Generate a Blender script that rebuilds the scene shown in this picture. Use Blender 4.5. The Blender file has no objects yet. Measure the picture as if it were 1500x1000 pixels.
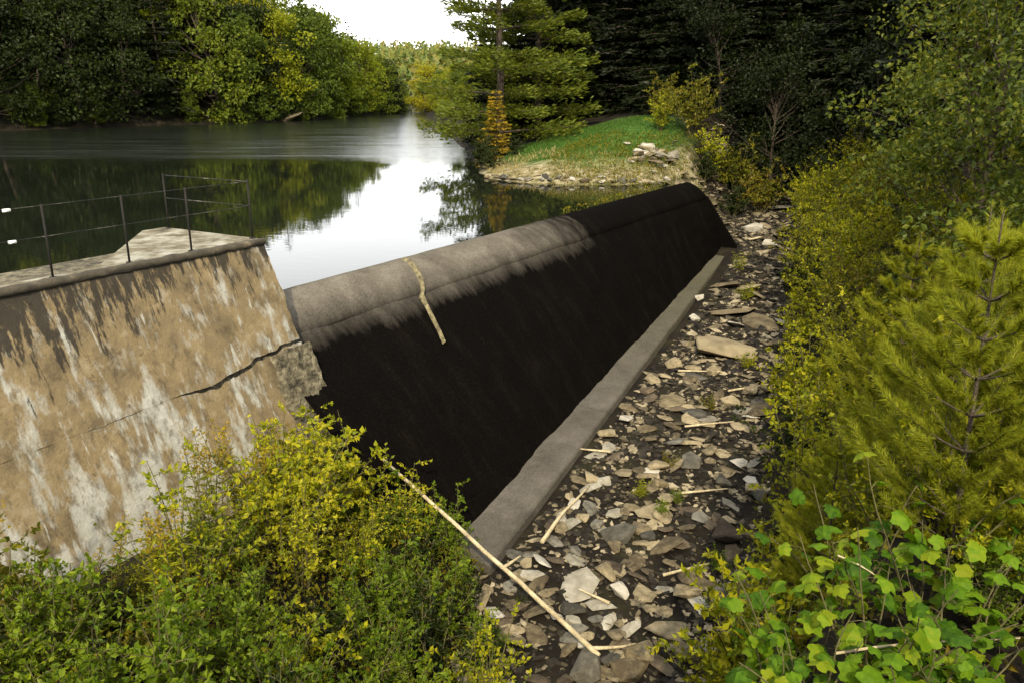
import bpy, bmesh, math, random
import numpy as np
from mathutils import Vector, Matrix, noise as mnoise

# ------------------------------------------------------------------ camera, sky, sun, exposure
sc = bpy.context.scene
R = math.radians
cam_d = bpy.data.cameras.new('camera'); cam = bpy.data.objects.new('camera', cam_d)
sc.collection.objects.link(cam); sc.camera = cam
cam.location = (0, 0, 3.9); cam.rotation_euler = (R(72.55), 0, 0)
cam_d.sensor_width = 36; cam_d.lens = 28.25; cam_d.clip_end = 4000; cam_d.clip_start = 0.05
SUN_AZ, SUN_EL = 182.0, 40.0            # clockwise from the view axis
w = bpy.data.worlds.new('World'); sc.world = w; w.use_nodes = True
wn = w.node_tree.nodes; wl = w.node_tree.links
bg = wn['Background']; sky = wn.new('ShaderNodeTexSky'); sky.sky_type = 'NISHITA'
sky.sun_disc = False; sky.sun_elevation = R(SUN_EL); sky.sun_rotation = R(SUN_AZ)
sky.air_density = 1.0; sky.dust_density = 1.6; sky.ozone_density = 0.6
hsv = wn.new('ShaderNodeHueSaturation'); hsv.inputs['Saturation'].default_value = 0.2
veil = wn.new('ShaderNodeMix'); veil.data_type = 'RGBA'; veil.blend_type = 'ADD'; veil.inputs[0].default_value = 1; veil.inputs[7].default_value = (3.7, 3.6, 3.3, 1)  # even white high cloud
wl.new(sky.outputs[0], hsv.inputs['Color']); wl.new(hsv.outputs[0], veil.inputs[6]); wl.new(veil.outputs[2], bg.inputs[0]); bg.inputs[1].default_value = 0.15
sd = bpy.data.lights.new('sun', 'SUN'); sun = bpy.data.objects.new('sun', sd); sc.collection.objects.link(sun)
sd.energy = 3.2; sd.angle = R(1.5); sd.color = (1.0, 0.85, 0.58)
sv = Vector((math.sin(R(SUN_AZ))*math.cos(R(SUN_EL)), math.cos(R(SUN_AZ))*math.cos(R(SUN_EL)), math.sin(R(SUN_EL))))
sun.rotation_euler = sv.to_track_quat('Z', 'Y').to_euler(); sun.location = sv*60
sc.view_settings.view_transform = 'Standard'; sc.view_settings.look = 'None'
sc.view_settings.exposure = 1.0; sc.view_settings.gamma = 1.0
sc.render.engine = 'CYCLES'
sc.cycles.max_bounces = 3; sc.cycles.diffuse_bounces = 2; sc.cycles.glossy_bounces = 2; sc.cycles.transmission_bounces = 2

rng = np.random.default_rng(7); rnd = random.Random(11)
COL = sc.collection

# ------------------------------------------------------------------ helpers
def tag(o, label=None, cat=None, group=None, kind=None):
    if label: o['label'] = label
    if cat: o['category'] = cat
    if group: o['group'] = group
    if kind: o['kind'] = kind
    return o
def link(name, data, parent=None, mat=None):
    o = bpy.data.objects.new(name, data); COL.objects.link(o)
    if parent is not None: o.parent = parent
    if mat is not None and data is not None and len(data.materials) == 0: data.materials.append(mat)
    return o
def empty(name, loc=(0, 0, 0), rz=0.0, sc_=1.0):
    o = bpy.data.objects.new(name, None); COL.objects.link(o)
    o.location = loc; o.rotation_euler = (0, 0, rz); o.scale = (sc_,)*3; o.empty_display_size = .2
    return o
def copy_tree(o, parent=None):
    c = o.copy(); COL.objects.link(c); c.parent = parent
    for ch in KIDS.get(o.name, []): copy_tree(ch, c)
    return c
KIDS = {}
def kid(name, me, parent, mat=None, kind=None):
    o = link(name, me, parent, mat); KIDS.setdefault(parent.name, []).append(o)
    if kind: o['kind'] = kind
    return o
def mesh(name, V, F, mat=None, smooth=False, nsz=None):
    """V (n,3); F (m,k) int array or list of tuples"""
    me = bpy.data.meshes.new(name)
    if isinstance(F, np.ndarray):
        m, k = F.shape
        me.vertices.add(len(V)); me.vertices.foreach_set('co', np.asarray(V, np.float32).ravel())
        me.loops.add(m*k); me.loops.foreach_set('vertex_index', F.astype(np.int32).ravel())
        me.polygons.add(m); me.polygons.foreach_set('loop_start', np.arange(0, m*k, k, dtype=np.int32))
        me.polygons.foreach_set('use_smooth', np.full(m, smooth))
        me.update(calc_edges=True); me.validate()
    else:
        me.from_pydata([tuple(v) for v in V], [], F); me.update()
        if smooth: me.polygons.foreach_set('use_smooth', [True]*len(me.polygons))
    if mat: me.materials.append(mat)
    return me
def joinVF(parts):
    Vs, Fs, n = [], [], 0
    for V, F in parts:
        Vs.append(np.asarray(V, float)); Fs.append(np.asarray(F, int)+n); n += len(V)
    return np.concatenate(Vs), np.concatenate(Fs)
def tube(path, radii, ns=6, cap=True):
    """quads only tube (caps as degenerate-free fan quads omitted)"""
    P = np.asarray(path, float); n = len(P); V = []
    T = np.gradient(P, axis=0); T /= np.linalg.norm(T, axis=1)[:, None]+1e-9
    ref = np.array([0, 0, 1.]) if abs(T[0][2]) < .9 else np.array([1., 0, 0])
    for i in range(n):
        a = np.cross(T[i], ref); a /= np.linalg.norm(a)+1e-9; b = np.cross(T[i], a)
        for k in range(ns):
            t = 2*math.pi*k/ns; V.append(P[i]+radii[i]*(math.cos(t)*a+math.sin(t)*b))
    F = []
    for i in range(n-1):
        for k in range(ns):
            F.append((i*ns+k, i*ns+(k+1) % ns, (i+1)*ns+(k+1) % ns, (i+1)*ns+k))
    if cap:
        V.append(P[0]); V.append(P[-1]); c0, c1 = n*ns, n*ns+1
        for k in range(0, ns, 2):
            F.append((c0, (k+2) % ns, (k+1) % ns, k)); b_ = (n-1)*ns
            F.append((c1, b_+k, b_+(k+1) % ns, b_+(k+2) % ns))
    return np.array(V), np.array(F)
def unit(a): return a/(np.linalg.norm(a, axis=-1, keepdims=True)+1e-9)
def leaves(C, D, L, W, fold=.15, jit=None):
    """quad leaf per row: centre base C, direction D, length L, width W; returns V,F (quads)"""
    n = len(C); D = unit(D); r = unit(rng.normal(size=(n, 3)))
    S = unit(np.cross(D, r)); N = np.cross(S, D)
    L = np.broadcast_to(np.asarray(L, float), (n,))[:, None]; Wd = np.broadcast_to(np.asarray(W, float), (n,))[:, None]
    V = np.empty((n, 4, 3))
    V[:, 0] = C; V[:, 1] = C+D*L*.45+S*Wd*.5+N*Wd*fold; V[:, 2] = C+D*L-N*L*.08; V[:, 3] = C+D*L*.45-S*Wd*.5+N*Wd*fold
    return V.reshape(-1, 3), np.arange(4*n).reshape(n, 4)
def needles(C, D, L, W):
    n = len(C); D = unit(D); S = unit(np.cross(D, unit(rng.normal(size=(n, 3)))))
    L = np.broadcast_to(np.asarray(L, float), (n,))[:, None]
    V = np.empty((n, 3, 3)); V[:, 0] = C-S*W*.5; V[:, 1] = C+S*W*.5; V[:, 2] = C+D*L+np.array([0, 0, -.15])*L
    return V.reshape(-1, 3), np.arange(3*n).reshape(n, 3)
def fbm(x, y, z, o=3): return mnoise.fractal(Vector((x, y, z)), 1.0, 2.0, o)
def ss(a, b, x):
    t = np.clip((np.asarray(x, float)-a)/(b-a), 0, 1); return t*t*(3-2*t)

# value noise grid (numpy, fast)
_tab = np.random.default_rng(3).random((256, 256))
def vnoise(x, y, f):
    x = np.asarray(x, float)*f+1000; y = np.asarray(y, float)*f+1000
    xi = np.floor(x).astype(int); yi = np.floor(y).astype(int); fx = x-xi; fy = y-yi
    fx = fx*fx*(3-2*fx); fy = fy*fy*(3-2*fy)
    g = lambda a, b: _tab[a % 256, b % 256]
    return (g(xi, yi)*(1-fx)+g(xi+1, yi)*fx)*(1-fy)+(g(xi, yi+1)*(1-fx)+g(xi+1, yi+1)*fx)*fy-.5

# ------------------------------------------------------------------ materials
def newmat(name):
    m = bpy.data.materials.new(name); m.use_nodes = True
    nt = m.node_tree; b = nt.nodes['Principled BSDF']; return m, nt.nodes, nt.links, b
def ramp(nodes, stops, interp='LINEAR'):
    r = nodes.new('ShaderNodeValToRGB'); cr = r.color_ramp; cr.interpolation = interp
    while len(cr.elements) < len(stops): cr.elements.new(.5)
    for e, (p, c) in zip(cr.elements, stops):
        e.position = p; e.color = (*c, 1) if len(c) == 3 else c
    return r
def g1(v): return (v, v, v)
def leafmat(name, cols, trans=.35, gloss=.45, objvar=.25, tcol=1.5, mottle=False):
    m, N, Lk, b = newmat(name)
    geo = N.new('ShaderNodeNewGeometry'); oi = N.new('ShaderNodeObjectInfo')
    n = len(cols); rp = ramp(N, [(i/(n-1) if n > 1 else 0, c) for i, c in enumerate(cols)])
    ad = N.new('ShaderNodeMath'); ad.operation = 'MULTIPLY_ADD'; ad.inputs[1].default_value = 1-objvar
    mu = N.new('ShaderNodeMath'); mu.operation = 'MULTIPLY'; mu.inputs[1].default_value = objvar
    Lk.new(oi.outputs['Random'], mu.inputs[0]); Lk.new(geo.outputs['Random Per Island'], ad.inputs[0]); Lk.new(mu.outputs[0], ad.inputs[2])
    if mottle:                                           # veins, browning and blotches across each big leaf
        tcn = N.new('ShaderNodeTexCoord'); mz = N.new('ShaderNodeTexNoise'); mz.inputs['Scale'].default_value = 4; mz.inputs['Detail'].default_value = 6; mz.noise_dimensions = '4D'
        Lk.new(tcn.outputs['Object'], mz.inputs['Vector']); k4 = N.new('ShaderNodeMath'); k4.operation = 'MULTIPLY'; k4.inputs[1].default_value = 40; Lk.new(oi.outputs['Random'], k4.inputs[0]); Lk.new(k4.outputs[0], mz.inputs['W'])
        mk = N.new('ShaderNodeMath'); mk.operation = 'MULTIPLY_ADD'; mk.inputs[1].default_value = 1.1; mk.inputs[2].default_value = -.5; Lk.new(mz.outputs[0], mk.inputs[0])
        m2_ = N.new('ShaderNodeMath'); m2_.operation = 'ADD'; Lk.new(mk.outputs[0], m2_.inputs[0]); Lk.new(ad.outputs[0], m2_.inputs[1]); Lk.new(m2_.outputs[0], rp.inputs[0])
    else: Lk.new(ad.outputs[0], rp.inputs[0])
    Lk.new(rp.outputs[0], b.inputs['Base Color']); b.inputs['Roughness'].default_value = gloss
    b.inputs['Specular IOR Level'].default_value = .12
    tr = N.new('ShaderNodeBsdfTranslucent'); mx = N.new('ShaderNodeMixShader'); mx.inputs[0].default_value = trans
    tc = N.new('ShaderNodeMix'); tc.data_type = 'RGBA'; tc.blend_type = 'MULTIPLY'; tc.inputs[0].default_value = 1
    Lk.new(rp.outputs[0], tc.inputs[6]); tc.inputs[7].default_value = (tcol, tcol*.95, tcol*.5, 1)
    Lk.new(tc.outputs[2], tr.inputs[0]); Lk.new(b.outputs[0], mx.inputs[1]); Lk.new(tr.outputs[0], mx.inputs[2])
    Lk.new(mx.outputs[0], N['Material Output'].inputs[0])
    return m
def noisemat(name, stops, scale=3., detail=6., rough=.9, bump=.3, bscale=30., coord='Object', stretch=None, islands=False, objrand=0.):
    m, N, Lk, b = newmat(name)
    tc = N.new('ShaderNodeTexCoord'); src = tc.outputs[coord]
    if stretch:
        mp = N.new('ShaderNodeMapping'); mp.inputs['Scale'].default_value = stretch; Lk.new(src, mp.inputs[0]); src = mp.outputs[0]
    nz = N.new('ShaderNodeTexNoise'); nz.inputs['Scale'].default_value = scale; nz.inputs['Detail'].default_value = detail; nz.inputs['Roughness'].default_value = .65
    Lk.new(src, nz.inputs[0]); rp = ramp(N, stops); fac = nz.outputs[0]
    if islands or objrand:
        r = N.new('ShaderNodeNewGeometry').outputs['Random Per Island'] if islands else N.new('ShaderNodeObjectInfo').outputs['Random']
        k = N.new('ShaderNodeMath'); k.operation = 'MULTIPLY_ADD'; k.inputs[1].default_value = .5; k.inputs[2].default_value = -.25
        Lk.new(r, k.inputs[0]); a = N.new('ShaderNodeMath'); a.operation = 'ADD'; Lk.new(fac, a.inputs[0]); Lk.new(k.outputs[0], a.inputs[1]); fac = a.outputs[0]
    Lk.new(fac, rp.inputs[0]); Lk.new(rp.outputs[0], b.inputs['Base Color']); b.inputs['Roughness'].default_value = rough
    b.inputs['Specular IOR Level'].default_value = .3
    n2 = N.new('ShaderNodeTexNoise'); n2.inputs['Scale'].default_value = bscale; n2.inputs['Detail'].default_value = 5; Lk.new(tc.outputs[coord], n2.inputs[0])
    bp = N.new('ShaderNodeBump'); bp.inputs['Strength'].default_value = bump; bp.inputs['Distance'].default_value = .05
    Lk.new(n2.outputs[0], bp.inputs['Height']); Lk.new(bp.outputs[0], b.inputs['Normal'])
    return m

# ------------------------------------------------------------------ plan of the place
A = np.array([-4.565, 15.587]); TH = R(31.9)
U = np.array([math.sin(TH), math.cos(TH)]); NN = np.array([math.cos(TH), -math.sin(TH)])
def so(x, y):
    dx = np.asarray(x, float)-A[0]; dy = np.asarray(y, float)-A[1]
    return dx*U[0]+dy*U[1], dx*NN[0]+dy*NN[1]
def xy(s, o): return A[0]+s*U[0]+o*NN[0], A[1]+s*U[1]+o*NN[1]
def toe(s):
    return 4.3-.117*np.clip(s, -3, 24), -4.0+.063*np.clip(s, -3, 24)
def bedz(s): return -4.22+.063*np.clip(s, -4, 18)+.115*np.clip(np.asarray(s)-18, 0, 14)
BED = np.array([xy(-.6, 5.2), (-.75, 11.6), (-.55, 10.2), (-.45, 8.6), (-.2, 6.6), (1.2, 6.4), (2.3, 8.6), (3.1, 10.0), (4.0, 12.3), (5.4, 16), (7.2, 20.5),
                (9.7, 28), (11.6, 33.5), (14.2, 40), (15, 46), (12.5, 47), (10.2, 42.5), xy(23.2, .5), xy(-.6, .5)])
LAKE = np.array([xy(-60, -.4), xy(23.5, -.2), (6.6, 34.3), (3.0, 34.6), (.6, 35.3), (-1.1, 37), (-1.6, 40), (-2.1, 45), (-2.8, 52), (-5, 68), (-8.2, 90), (-14.8, 139), (-12, 175),
                 (-26, 178), (-19.5, 152), (-18.4, 139), (-24.5, 119), (-27.5, 104), (-41, 90.5), (-50, 80), (-62, 60), (-72, 30), (-70, -10)])
def polydist(x, y, P):
    x = np.asarray(x, float); y = np.asarray(y, float); d = np.full(x.shape, 1e9); ins = np.zeros(x.shape, bool)
    for i in range(len(P)):
        a = P[i]; b = P[(i+1) % len(P)]; e = b-a; t = np.clip(((x-a[0])*e[0]+(y-a[1])*e[1])/(e@e), 0, 1)
        d = np.minimum(d, np.hypot(x-a[0]-t*e[0], y-a[1]-t*e[1]))
        c = ((a[1] > y) != (b[1] > y)); 
        with np.errstate(divide='ignore', invalid='ignore'): xi = (b[0]-a[0])*(y-a[1])/(b[1]-a[1])+a[0]
        ins ^= c & (x < xi)
    return np.where(ins, -d, d)
def ground(x, y):
    x = np.asarray(x, float); y = np.asarray(y, float)
    s, o = so(x, y); db = polydist(x, y, BED); dl = polydist(x, y, LAKE)
    base = bedz(s); do = np.maximum(db, 0)
    left = x < 1.0
    right_rise = np.where(do < 3.6, do*.95, 3.42+(do-3.6)*.32)
    right_rise = right_rise*(1+1.3*ss(10, 6, y))
    left_rise = do*.72
    z = base+np.where(left & (o > -1) & (s < 3), left_rise, right_rise)
    z = z+(.25*vnoise(x, y, .5)+.12*vnoise(x, y, 1.7))*np.clip(do*.5, .25, 1.5)
    z = np.minimum(z, 6+.05*do)
    # behind the wing wall (upstream, left) the bank top
    z = np.where((o < .5) & (s < 0), np.minimum(z, 1.0), z)
    z = np.where((s < 1) & (o > .5) & (x < 1), np.minimum(z, -2.5+.3*np.maximum(0, o-3.2)+.2*vnoise(x, y, .7)), z)
    cap = -.75+.25*np.clip(x-3, 0, 3)+6*ss(10, 18, y)
    z = np.where((x > .6) & (y < 18) & (o > 0), np.minimum(z, cap), z)
    # headland the camera stands on
    z = np.where(y < 5, np.maximum(z, np.minimum(2.3, 2.3-2.0*(y-.1))), z)
    z = np.where(y < 5, np.minimum(z, 2.3), z)
    # upstream land round the reservoir
    up = (o < -.3)
    far = ss(150, 75, y)
    hillL = np.minimum(dl*(.18+.6*far), 6+24*far+.02*dl)+.8*vnoise(x, y, .08)*ss(0, 10, dl)
    pen = .24*np.clip(dl, 0, 10)+.12*np.clip(dl-10, 0, 30)+.1*np.clip(dl-40, 0, 200)
    land = np.where(x < -12-(y-120)*.02, hillL, pen)
    land = np.where(y > 170, np.clip((y-170)*.06, 0, 14)+np.clip(dl, 0, 3)*.3+2*vnoise(x, y, .02), land)
    land = land+.15*vnoise(x, y, .6)
    lake = np.maximum(-.35*(-dl)-.05, -3.2)
    zu = np.where(dl < 0, lake, land)
    blend = ss(.6, -2.5, o)
    z2 = np.where(up & (dl < 0), lake, z)
    z2 = np.where((s > 20) & (dl >= 0), z*(1-blend)+zu*blend, z2)
    z2 = np.where((s <= 20) & up & (dl >= 0) & (s > 0), zu, z2)
    z2 = np.where((s < -20) & (dl >= 0) & (x < -25), hillL, z2)
    # under the dam itself the ground stays low
    return z2
GRID = {}
def gz(x, y):
    '''height of the ground sheet itself at x, y'''
    if not GRID: return float(ground(np.array([x]), np.array([y]))[0])
    X, Y, Z = GRID['x'], GRID['y'], GRID['z']
    i = int(np.searchsorted(X, x)-1); j = int(np.searchsorted(Y, y)-1); fx = (x-X[i])/(X[i+1]-X[i]); fy = (y-Y[j])/(Y[j+1]-Y[j])
    return float((Z[j, i]*(1-fx)+Z[j, i+1]*fx)*(1-fy)+(Z[j+1, i]*(1-fx)+Z[j+1, i+1]*fx)*fy)
def pd1(x, y, P):
    d = 1e18; ins = False; n = len(P)
    for i in range(n):
        ax, ay = P[i]; bx, by = P[(i+1) % n]; ex, ey = bx-ax, by-ay
        t = min(1, max(0, ((x-ax)*ex+(y-ay)*ey)/(ex*ex+ey*ey))); q = (x-ax-t*ex)**2+(y-ay-t*ey)**2
        if q < d: d = q
        if (ay > y) != (by > y) and x < ex*(y-ay)/ey+ax: ins = not ins
    d = math.sqrt(d); return -d if ins else d
LAKE_L = [tuple(map(float, p)) for p in LAKE]; BED_L = [tuple(map(float, p)) for p in BED]

# ------------------------------------------------------------------ ground sheet
def axis(lo, hi, a, b, fine, grow=1.13):
    L = list(np.arange(a, b+1e-6, fine)); st = fine
    while L[-1] < hi: st *= grow; L.append(L[-1]+st)
    st = fine
    while L[0] > lo: st *= grow; L.insert(0, L[0]-st)
    return np.array(L)
gx = axis(-900, 900, -9, 18, .3); gy = axis(-120, 1500, 2, 50, .3)
GX, GY = np.meshgrid(gx, gy); GZ = ground(GX, GY); GRID.update(x=gx, y=gy, z=GZ)
V = np.stack([GX, GY, GZ], -1).reshape(-1, 3); nx, ny = len(gx), len(gy)
i0 = (np.arange(ny-1)[:, None]*nx+np.arange(nx-1)[None]).ravel()
F = np.stack([i0, i0+1, i0+nx+1, i0+nx], 1)
m, N, Lk, b = newmat('soil'); tc = N.new('ShaderNodeTexCoord')
nz = N.new('ShaderNodeTexNoise'); nz.inputs['Scale'].default_value = 1.3; nz.inputs['Detail'].default_value = 8; Lk.new(tc.outputs['Object'], nz.inputs[0])
rp = ramp(N, [(.3, (.004, .003, .002)), (.5, (.010, .0075, .0045)), (.62, (.013, .012, .005)), (.75, (.025, .019, .011))]); Lk.new(nz.outputs[0], rp.inputs[0])
# lawn on the point beyond the dam, dry grass and gravel round it
sx = N.new('ShaderNodeSeparateXYZ'); Lk.new(tc.outputs['Object'], sx.inputs[0])
def mask(cx, cy, rx, ry, soft):
    mp = N.new('ShaderNodeMapping'); mp.vector_type = 'POINT'; mp.inputs['Location'].default_value = (-cx/rx, -cy/ry, 0); mp.inputs['Scale'].default_value = (1/rx, 1/ry, 0)
    Lk.new(tc.outputs['Object'], mp.inputs[0]); ln = N.new('ShaderNodeVectorMath'); ln.operation = 'LENGTH'; Lk.new(mp.outputs[0], ln.inputs[0])
    n3 = N.new('ShaderNodeTexNoise'); n3.inputs['Scale'].default_value = .7; n3.inputs['Detail'].default_value = 5; Lk.new(tc.outputs['Object'], n3.inputs[0])
    a = N.new('ShaderNodeMath'); a.operation = 'MULTIPLY_ADD'; a.inputs[1].default_value = .5; Lk.new(n3.outputs[0], a.inputs[0]); Lk.new(ln.outputs['Value'], a.inputs[2])
    mr = N.new('ShaderNodeMapRange'); mr.inputs[1].default_value = 1.25+soft; mr.inputs[2].default_value = 1.25-soft; Lk.new(a.outputs[0], mr.inputs[0]); return mr.outputs[0]
n4 = N.new('ShaderNodeTexNoise'); n4.inputs['Scale'].default_value = 2.5; n4.inputs['Detail'].default_value = 6; Lk.new(tc.outputs['Object'], n4.inputs[0])
gr = ramp(N, [(.35, (.06, .055, .022)), (.5, (.17, .145, .075)), (.65, (.28, .25, .17))]); Lk.new(n4.outputs[0], gr.inputs[0])
lw = ramp(N, [(.35, (.03, .075, .012)), (.65, (.06, .12, .02))]); Lk.new(n4.outputs[0], lw.inputs[0])
m1 = N.new('ShaderNodeMix'); m1.data_type = 'RGBA'; Lk.new(mask(4.0, 37.6, 6.2, 4.3, .12), m1.inputs[0]); Lk.new(rp.outputs[0], m1.inputs[6]); Lk.new(gr.outputs[0], m1.inputs[7])
m2 = N.new('ShaderNodeMix'); m2.data_type = 'RGBA'; Lk.new(mask(4.2, 43.6, 4.6, 6.4, .16), m2.inputs[0]); Lk.new(m1.outputs[2], m2.inputs[6]); Lk.new(lw.outputs[0], m2.inputs[7])
Lk.new(m2.outputs[2], b.inputs['Base Color']); b.inputs['Roughness'].default_value = .95; b.inputs['Specular IOR Level'].default_value = .15
n5 = N.new('ShaderNodeTexNoise'); n5.inputs['Scale'].default_value = 14; n5.inputs['Detail'].default_value = 6; Lk.new(tc.outputs['Object'], n5.inputs[0])
bp = N.new('ShaderNodeBump'); bp.inputs['Strength'].default_value = .6; bp.inputs['Distance'].default_value = .08; Lk.new(n5.outputs[0], bp.inputs['Height']); Lk.new(bp.outputs[0], b.inputs['Normal'])
g = link('ground', mesh('ground', V, F, m, True)); tag(g, 'dark soil banks, stream bed floor and grassy point around the reservoir', 'ground', kind='structure')

# ------------------------------------------------------------------ water
m, N, Lk, b = newmat('reservoir_water')
b.inputs['Base Color'].default_value = (.006, .008, .005, 1); b.inputs['IOR'].default_value = 1.33; b.inputs['Roughness'].default_value = .015
tc = N.new('ShaderNodeTexCoord')
mp = N.new('ShaderNodeMapping'); mp.inputs['Scale'].default_value = (1, 1.6, 1); Lk.new(tc.outputs['Object'], mp.inputs[0])
na = N.new('ShaderNodeTexNoise'); na.inputs['Scale'].default_value = 3.2; na.inputs['Detail'].default_value = 3; Lk.new(mp.outputs[0], na.inputs[0])
nb = N.new('ShaderNodeTexNoise'); nb.inputs['Scale'].default_value = .9; nb.inputs['Detail'].default_value = 2; Lk.new(mp.outputs[0], nb.inputs[0])
sx = N.new('ShaderNodeSeparateXYZ'); Lk.new(tc.outputs['Object'], sx.inputs[0])
nw = N.new('ShaderNodeTexNoise'); nw.inputs['Scale'].default_value = .08; Lk.new(tc.outputs['Object'], nw.inputs[0])
yy = N.new('ShaderNodeMath'); yy.operation = 'MULTIPLY_ADD'; yy.inputs[1].default_value = 8; Lk.new(nw.outputs[0], yy.inputs[0]); Lk.new(sx.outputs[1], yy.inputs[2])
mr = N.new('ShaderNodeMapRange'); mr.inputs[1].default_value = 48; mr.inputs[2].default_value = 54; mr.inputs[3].default_value = .010; mr.inputs[4].default_value = .16; Lk.new(yy.outputs[0], mr.inputs[0])
xw = N.new('ShaderNodeMath'); xw.operation = 'MULTIPLY_ADD'; xw.inputs[1].default_value = .16; Lk.new(sx.outputs[1], xw.inputs[0]); Lk.new(sx.outputs[0], xw.inputs[2])   # the breeze only reaches the left side
lane = N.new('ShaderNodeMapRange'); lane.inputs[1].default_value = -9; lane.inputs[2].default_value = 3; lane.inputs[3].default_value = 1; lane.inputs[4].default_value = .8; Lk.new(xw.outputs[0], lane.inputs[0])
wst = N.new('ShaderNodeMath'); wst.operation = 'MULTIPLY'; Lk.new(mr.outputs[0], wst.inputs[0]); Lk.new(lane.outputs[0], wst.inputs[1])
bp = N.new('ShaderNodeBump'); bp.inputs['Distance'].default_value = .1; rgh = N.new('ShaderNodeMapRange'); rgh.inputs[1].default_value = .012; rgh.inputs[2].default_value = .16; rgh.inputs[3].default_value = .012; rgh.inputs[4].default_value = .23; Lk.new(wst.outputs[0], rgh.inputs[0])
mps = N.new('ShaderNodeMapping'); mps.inputs['Scale'].default_value = (.06, .5, 1); Lk.new(tc.outputs['Object'], mps.inputs[0])
gst = N.new('ShaderNodeTexNoise'); gst.inputs['Scale'].default_value = 1.5; gst.inputs['Detail'].default_value = 6; gst.inputs['Roughness'].default_value = .7; Lk.new(mps.outputs[0], gst.inputs[0])
gsm = N.new('ShaderNodeMapRange'); gsm.inputs[1].default_value = .35; gsm.inputs[2].default_value = .62; gsm.inputs[3].default_value = .35; gsm.inputs[4].default_value = 1.1; Lk.new(gst.outputs[0], gsm.inputs[0])
rg2 = N.new('ShaderNodeMath'); rg2.operation = 'MULTIPLY'; Lk.new(rgh.outputs[0], rg2.inputs[0]); Lk.new(gsm.outputs[0], rg2.inputs[1]); Lk.new(rg2.outputs[0], b.inputs['Roughness'])
Lk.new(wst.outputs[0], bp.inputs['Strength']); Lk.new(na.outputs[0], bp.inputs['Height'])
bp2 = N.new('ShaderNodeBump'); bp2.inputs['Distance'].default_value = .1; bp2.inputs['Strength'].default_value = .012; Lk.new(nb.outputs[0], bp2.inputs['Height']); Lk.new(bp.outputs[0], bp2.inputs['Normal'])
Lk.new(bp2.outputs[0], b.inputs['Normal'])
WP = [xy(-60, -.22), xy(-1.3, -.22), xy(23.4, -.22), (8.5, 37), (6, 46), (4, 60), (0, 95), (-5, 185), (-40, 190), (-48, 110), (-80, 70), (-95, 30), (-90, -20)]
water = link('reservoir_water', mesh('reservoir_water', [(p[0], p[1], -.01) for p in WP], [tuple(range(len(WP)))], m))
tag(water, 'still reservoir water reflecting white sky and wooded hill', 'water', kind='structure')

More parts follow.
